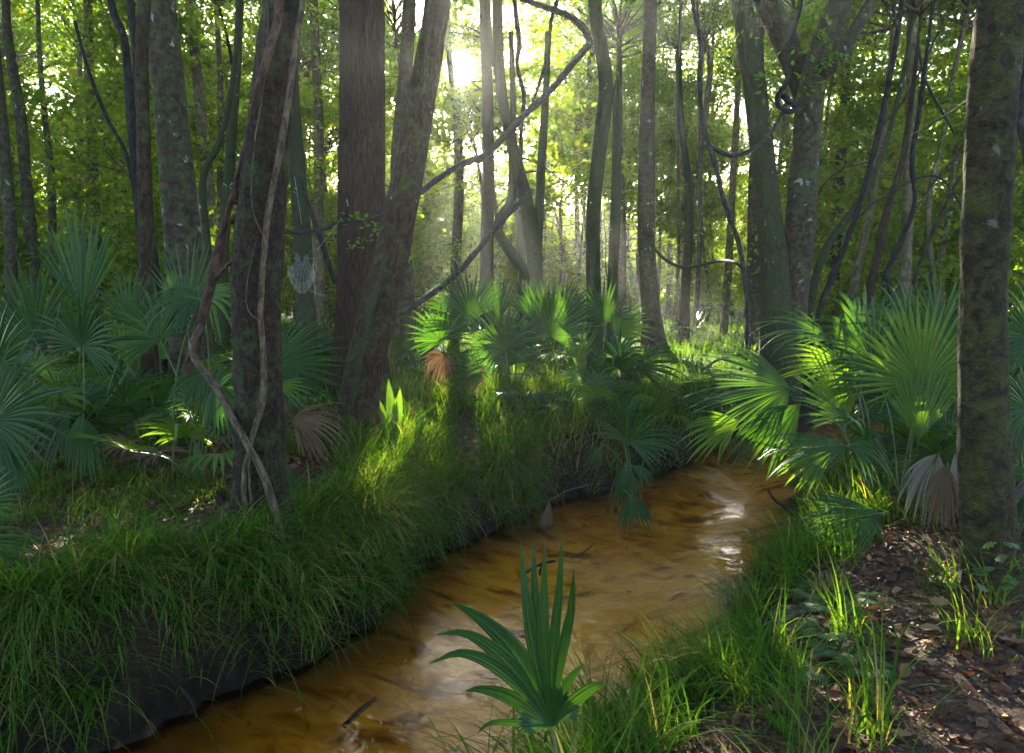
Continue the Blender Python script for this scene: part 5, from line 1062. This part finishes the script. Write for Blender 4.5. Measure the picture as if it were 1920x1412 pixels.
def seedling(label, px, py, h, n, seed, cat='seedling'):
    b = onground(px, py, 0)[:3]; T = thing('seedling', label, cat, b, 'broad-leaved seedlings by the right trunk'); rgx = np.random.default_rng(seed)
    top = np.array([rgx.normal() * 0.04, rgx.normal() * 0.04, h]); acc = Acc(); V, F, uv = tube(spline(np.array([[0, 0, -0.02], top * 0.5 + [0.02, 0, 0], top]), 8), np.linspace(0.004, 0.002, 8), 6); acc.add(V, F, 0.5, uv); obj('stem', acc.mesh('stem'), M['deadwood'], T)
    for k in range(n):
        f = 0.35 + 0.65 * k / n; az = k * 2.4; p = top * f; d = np.array([math.cos(az), math.sin(az), 0.25]); q = p + d * rgx.uniform(0.05, 0.13)
        o = obj('leaf', LVG[k % 3], M['leaf_near'] if k % 4 == 0 else M['fern'], T); o.location = q; s = rgx.uniform(0.07, 0.11); o.scale = (s, s, s); o.rotation_euler = (rgx.normal() * 0.35 - 0.15, rgx.normal() * 0.3, az - 1.57)
LVG = [lobed_leaf(1.0, c, 70 + k) for k, c in enumerate((-0.3, -0.5, 0.2))]
seedling('broad-leaved seedling in front of the mossy right trunk foot', 1868, 1150, 0.42, 11, 1)
seedling('second leafy seedling at the right frame edge', 1905, 1160, 0.36, 9, 2)
seedling('small seedling with few leaves left of the mossy trunk foot', 1790, 1160, 0.34, 5, 3)
seedling('low seedling among the left bank grass', 430, 1060, 0.16, 6, 4)

# maple sprig of bright star leaves before the broadest trunk, twigs of bright leaves on the forked tree
STAR = []
for k in range(9):
    a = math.radians(-130 + 260 * k / 8); r = (0.5 if k % 2 == 0 else 0.22) * (1 - 0.35 * abs(k - 4) / 4 if k % 2 == 0 else 1); STAR.append((r * math.sin(a), r * math.cos(a)))
STAR = np.array(STAR + [(0, -0.12)])
def star_mesh():
    V = np.c_[STAR, -0.25 * (STAR ** 2).sum(1)]; V = np.vstack([V, [0, 0, 0]]); n = len(STAR); return mesh('leaf', V, np.array([[k, (k + 1) % n, n] for k in range(n)]), np.full(n + 1, 0.6), smooth=False)
SM = star_mesh()
OV = np.array([(0, -0.5), (0.17, -0.25), (0.22, 0.0), (0.14, 0.28), (0, 0.5), (-0.14, 0.28), (-0.22, 0.0), (-0.17, -0.25)])
OM = mesh('leaf', np.vstack([np.c_[OV, -0.2 * (OV ** 2).sum(1)], [0, 0, 0]]), np.array([[k, (k + 1) % 8, 8] for k in range(8)]), np.full(9, 0.5), smooth=False)
def sprig(label, path, Y, leaves, s, me, seed, cat='sprig', group='leafy sprigs'):
    P = np.array([at(x, y, Y) for x, y in path]); b = P[0].copy(); T = thing('leafy_sprig', label, cat, b, group); rgx = np.random.default_rng(seed)
    Q = spline(P, 12); acc = Acc(); V, F, uv = tube(Q, np.linspace(0.006, 0.002, 12), 5); acc.add(V, F, 0.5, uv); obj('twig', acc.mesh('twig', origin=b), M['vine_dark'], T)
    for (x, y) in leaves:
        o = obj('leaf', me, M['leaf_near'], T); o.location = at(x, y, Y + rgx.normal() * 0.12) - b; ss = s * rgx.uniform(0.75, 1.2); o.scale = (ss, ss, ss); o.rotation_euler = (rgx.normal() * 0.5 + 0.55, rgx.normal() * 0.4, rgx.uniform(0, 6.28))
rgx = np.random.default_rng(12)
lv = [(632 + 80 * t + rgx.normal() * 4, 408 + 30 * max(0, t - 0.35) + rgx.normal() * 7) for t in np.linspace(0, 1, 34)] + [(650 + rgx.uniform(0, 35), 462 + rgx.normal() * 5) for _ in range(12)] + [(690 + rgx.normal() * 8, 450 + rgx.normal() * 6) for _ in range(5)]
sprig('bright green maple sprig in front of the broadest trunk', [(725, 398), (690, 412), (655, 412), (632, 406)], 11.5, lv, 0.11, SM, 5)
sprig('small sunlit sprig right of the leaning brown trunk', [(748, 500), (768, 490), (782, 482)], 9.0, [(770 + rgx.normal() * 9, 488 + rgx.normal() * 6) for _ in range(12)], 0.08, SM, 6)
sprig('leafy creeper twigs over the bare grey stem of the forked tree', [(1560, 0), (1540, 60), (1520, 120), (1510, 180)], 13.0, [(1530 + rgx.normal() * 26, 20 + 160 * rgx.uniform()) for _ in range(70)], 0.13, OM, 7)
sprig('leafy creeper twigs on the mossy stem of the forked tree', [(1400, 10), (1425, 100), (1440, 190), (1450, 260)], 13.0, [(1405 + 45 * t + rgx.normal() * 18, 250 * t + rgx.normal() * 14) for t in np.linspace(0, 1, 60)], 0.12, OM, 8)
sprig('leafy sprig under the right limb of the forked tree', [(1545, 110), (1565, 118), (1590, 112)], 13.2, [(1568 + rgx.normal() * 18, 114 + rgx.normal() * 10) for _ in range(30)], 0.13, OM, 9)

# ------------------------------------------------------------------ haze
hv = np.array([[x, y, z] for z in (-2, 30) for y in (-165, 165) for x in (-165, 165)], float)
hf = np.array([[0, 2, 3, 1], [4, 5, 7, 6], [0, 1, 5, 4], [2, 6, 7, 3], [0, 4, 6, 2], [1, 3, 7, 5]])
hm, hnt, hout = newmat('haze'); pv = hnt.nodes.new('ShaderNodeVolumePrincipled')
pv.inputs['Color'].default_value = (0.93, 0.97, 0.95, 1); pv.inputs['Density'].default_value = 0.0007; pv.inputs['Anisotropy'].default_value = 0.6
hnt.links.new(pv.outputs[0], hout.inputs['Volume'])
hz = obj('haze', mesh('haze', hv, hf, smooth=False), hm); hz['kind'] = 'stuff'
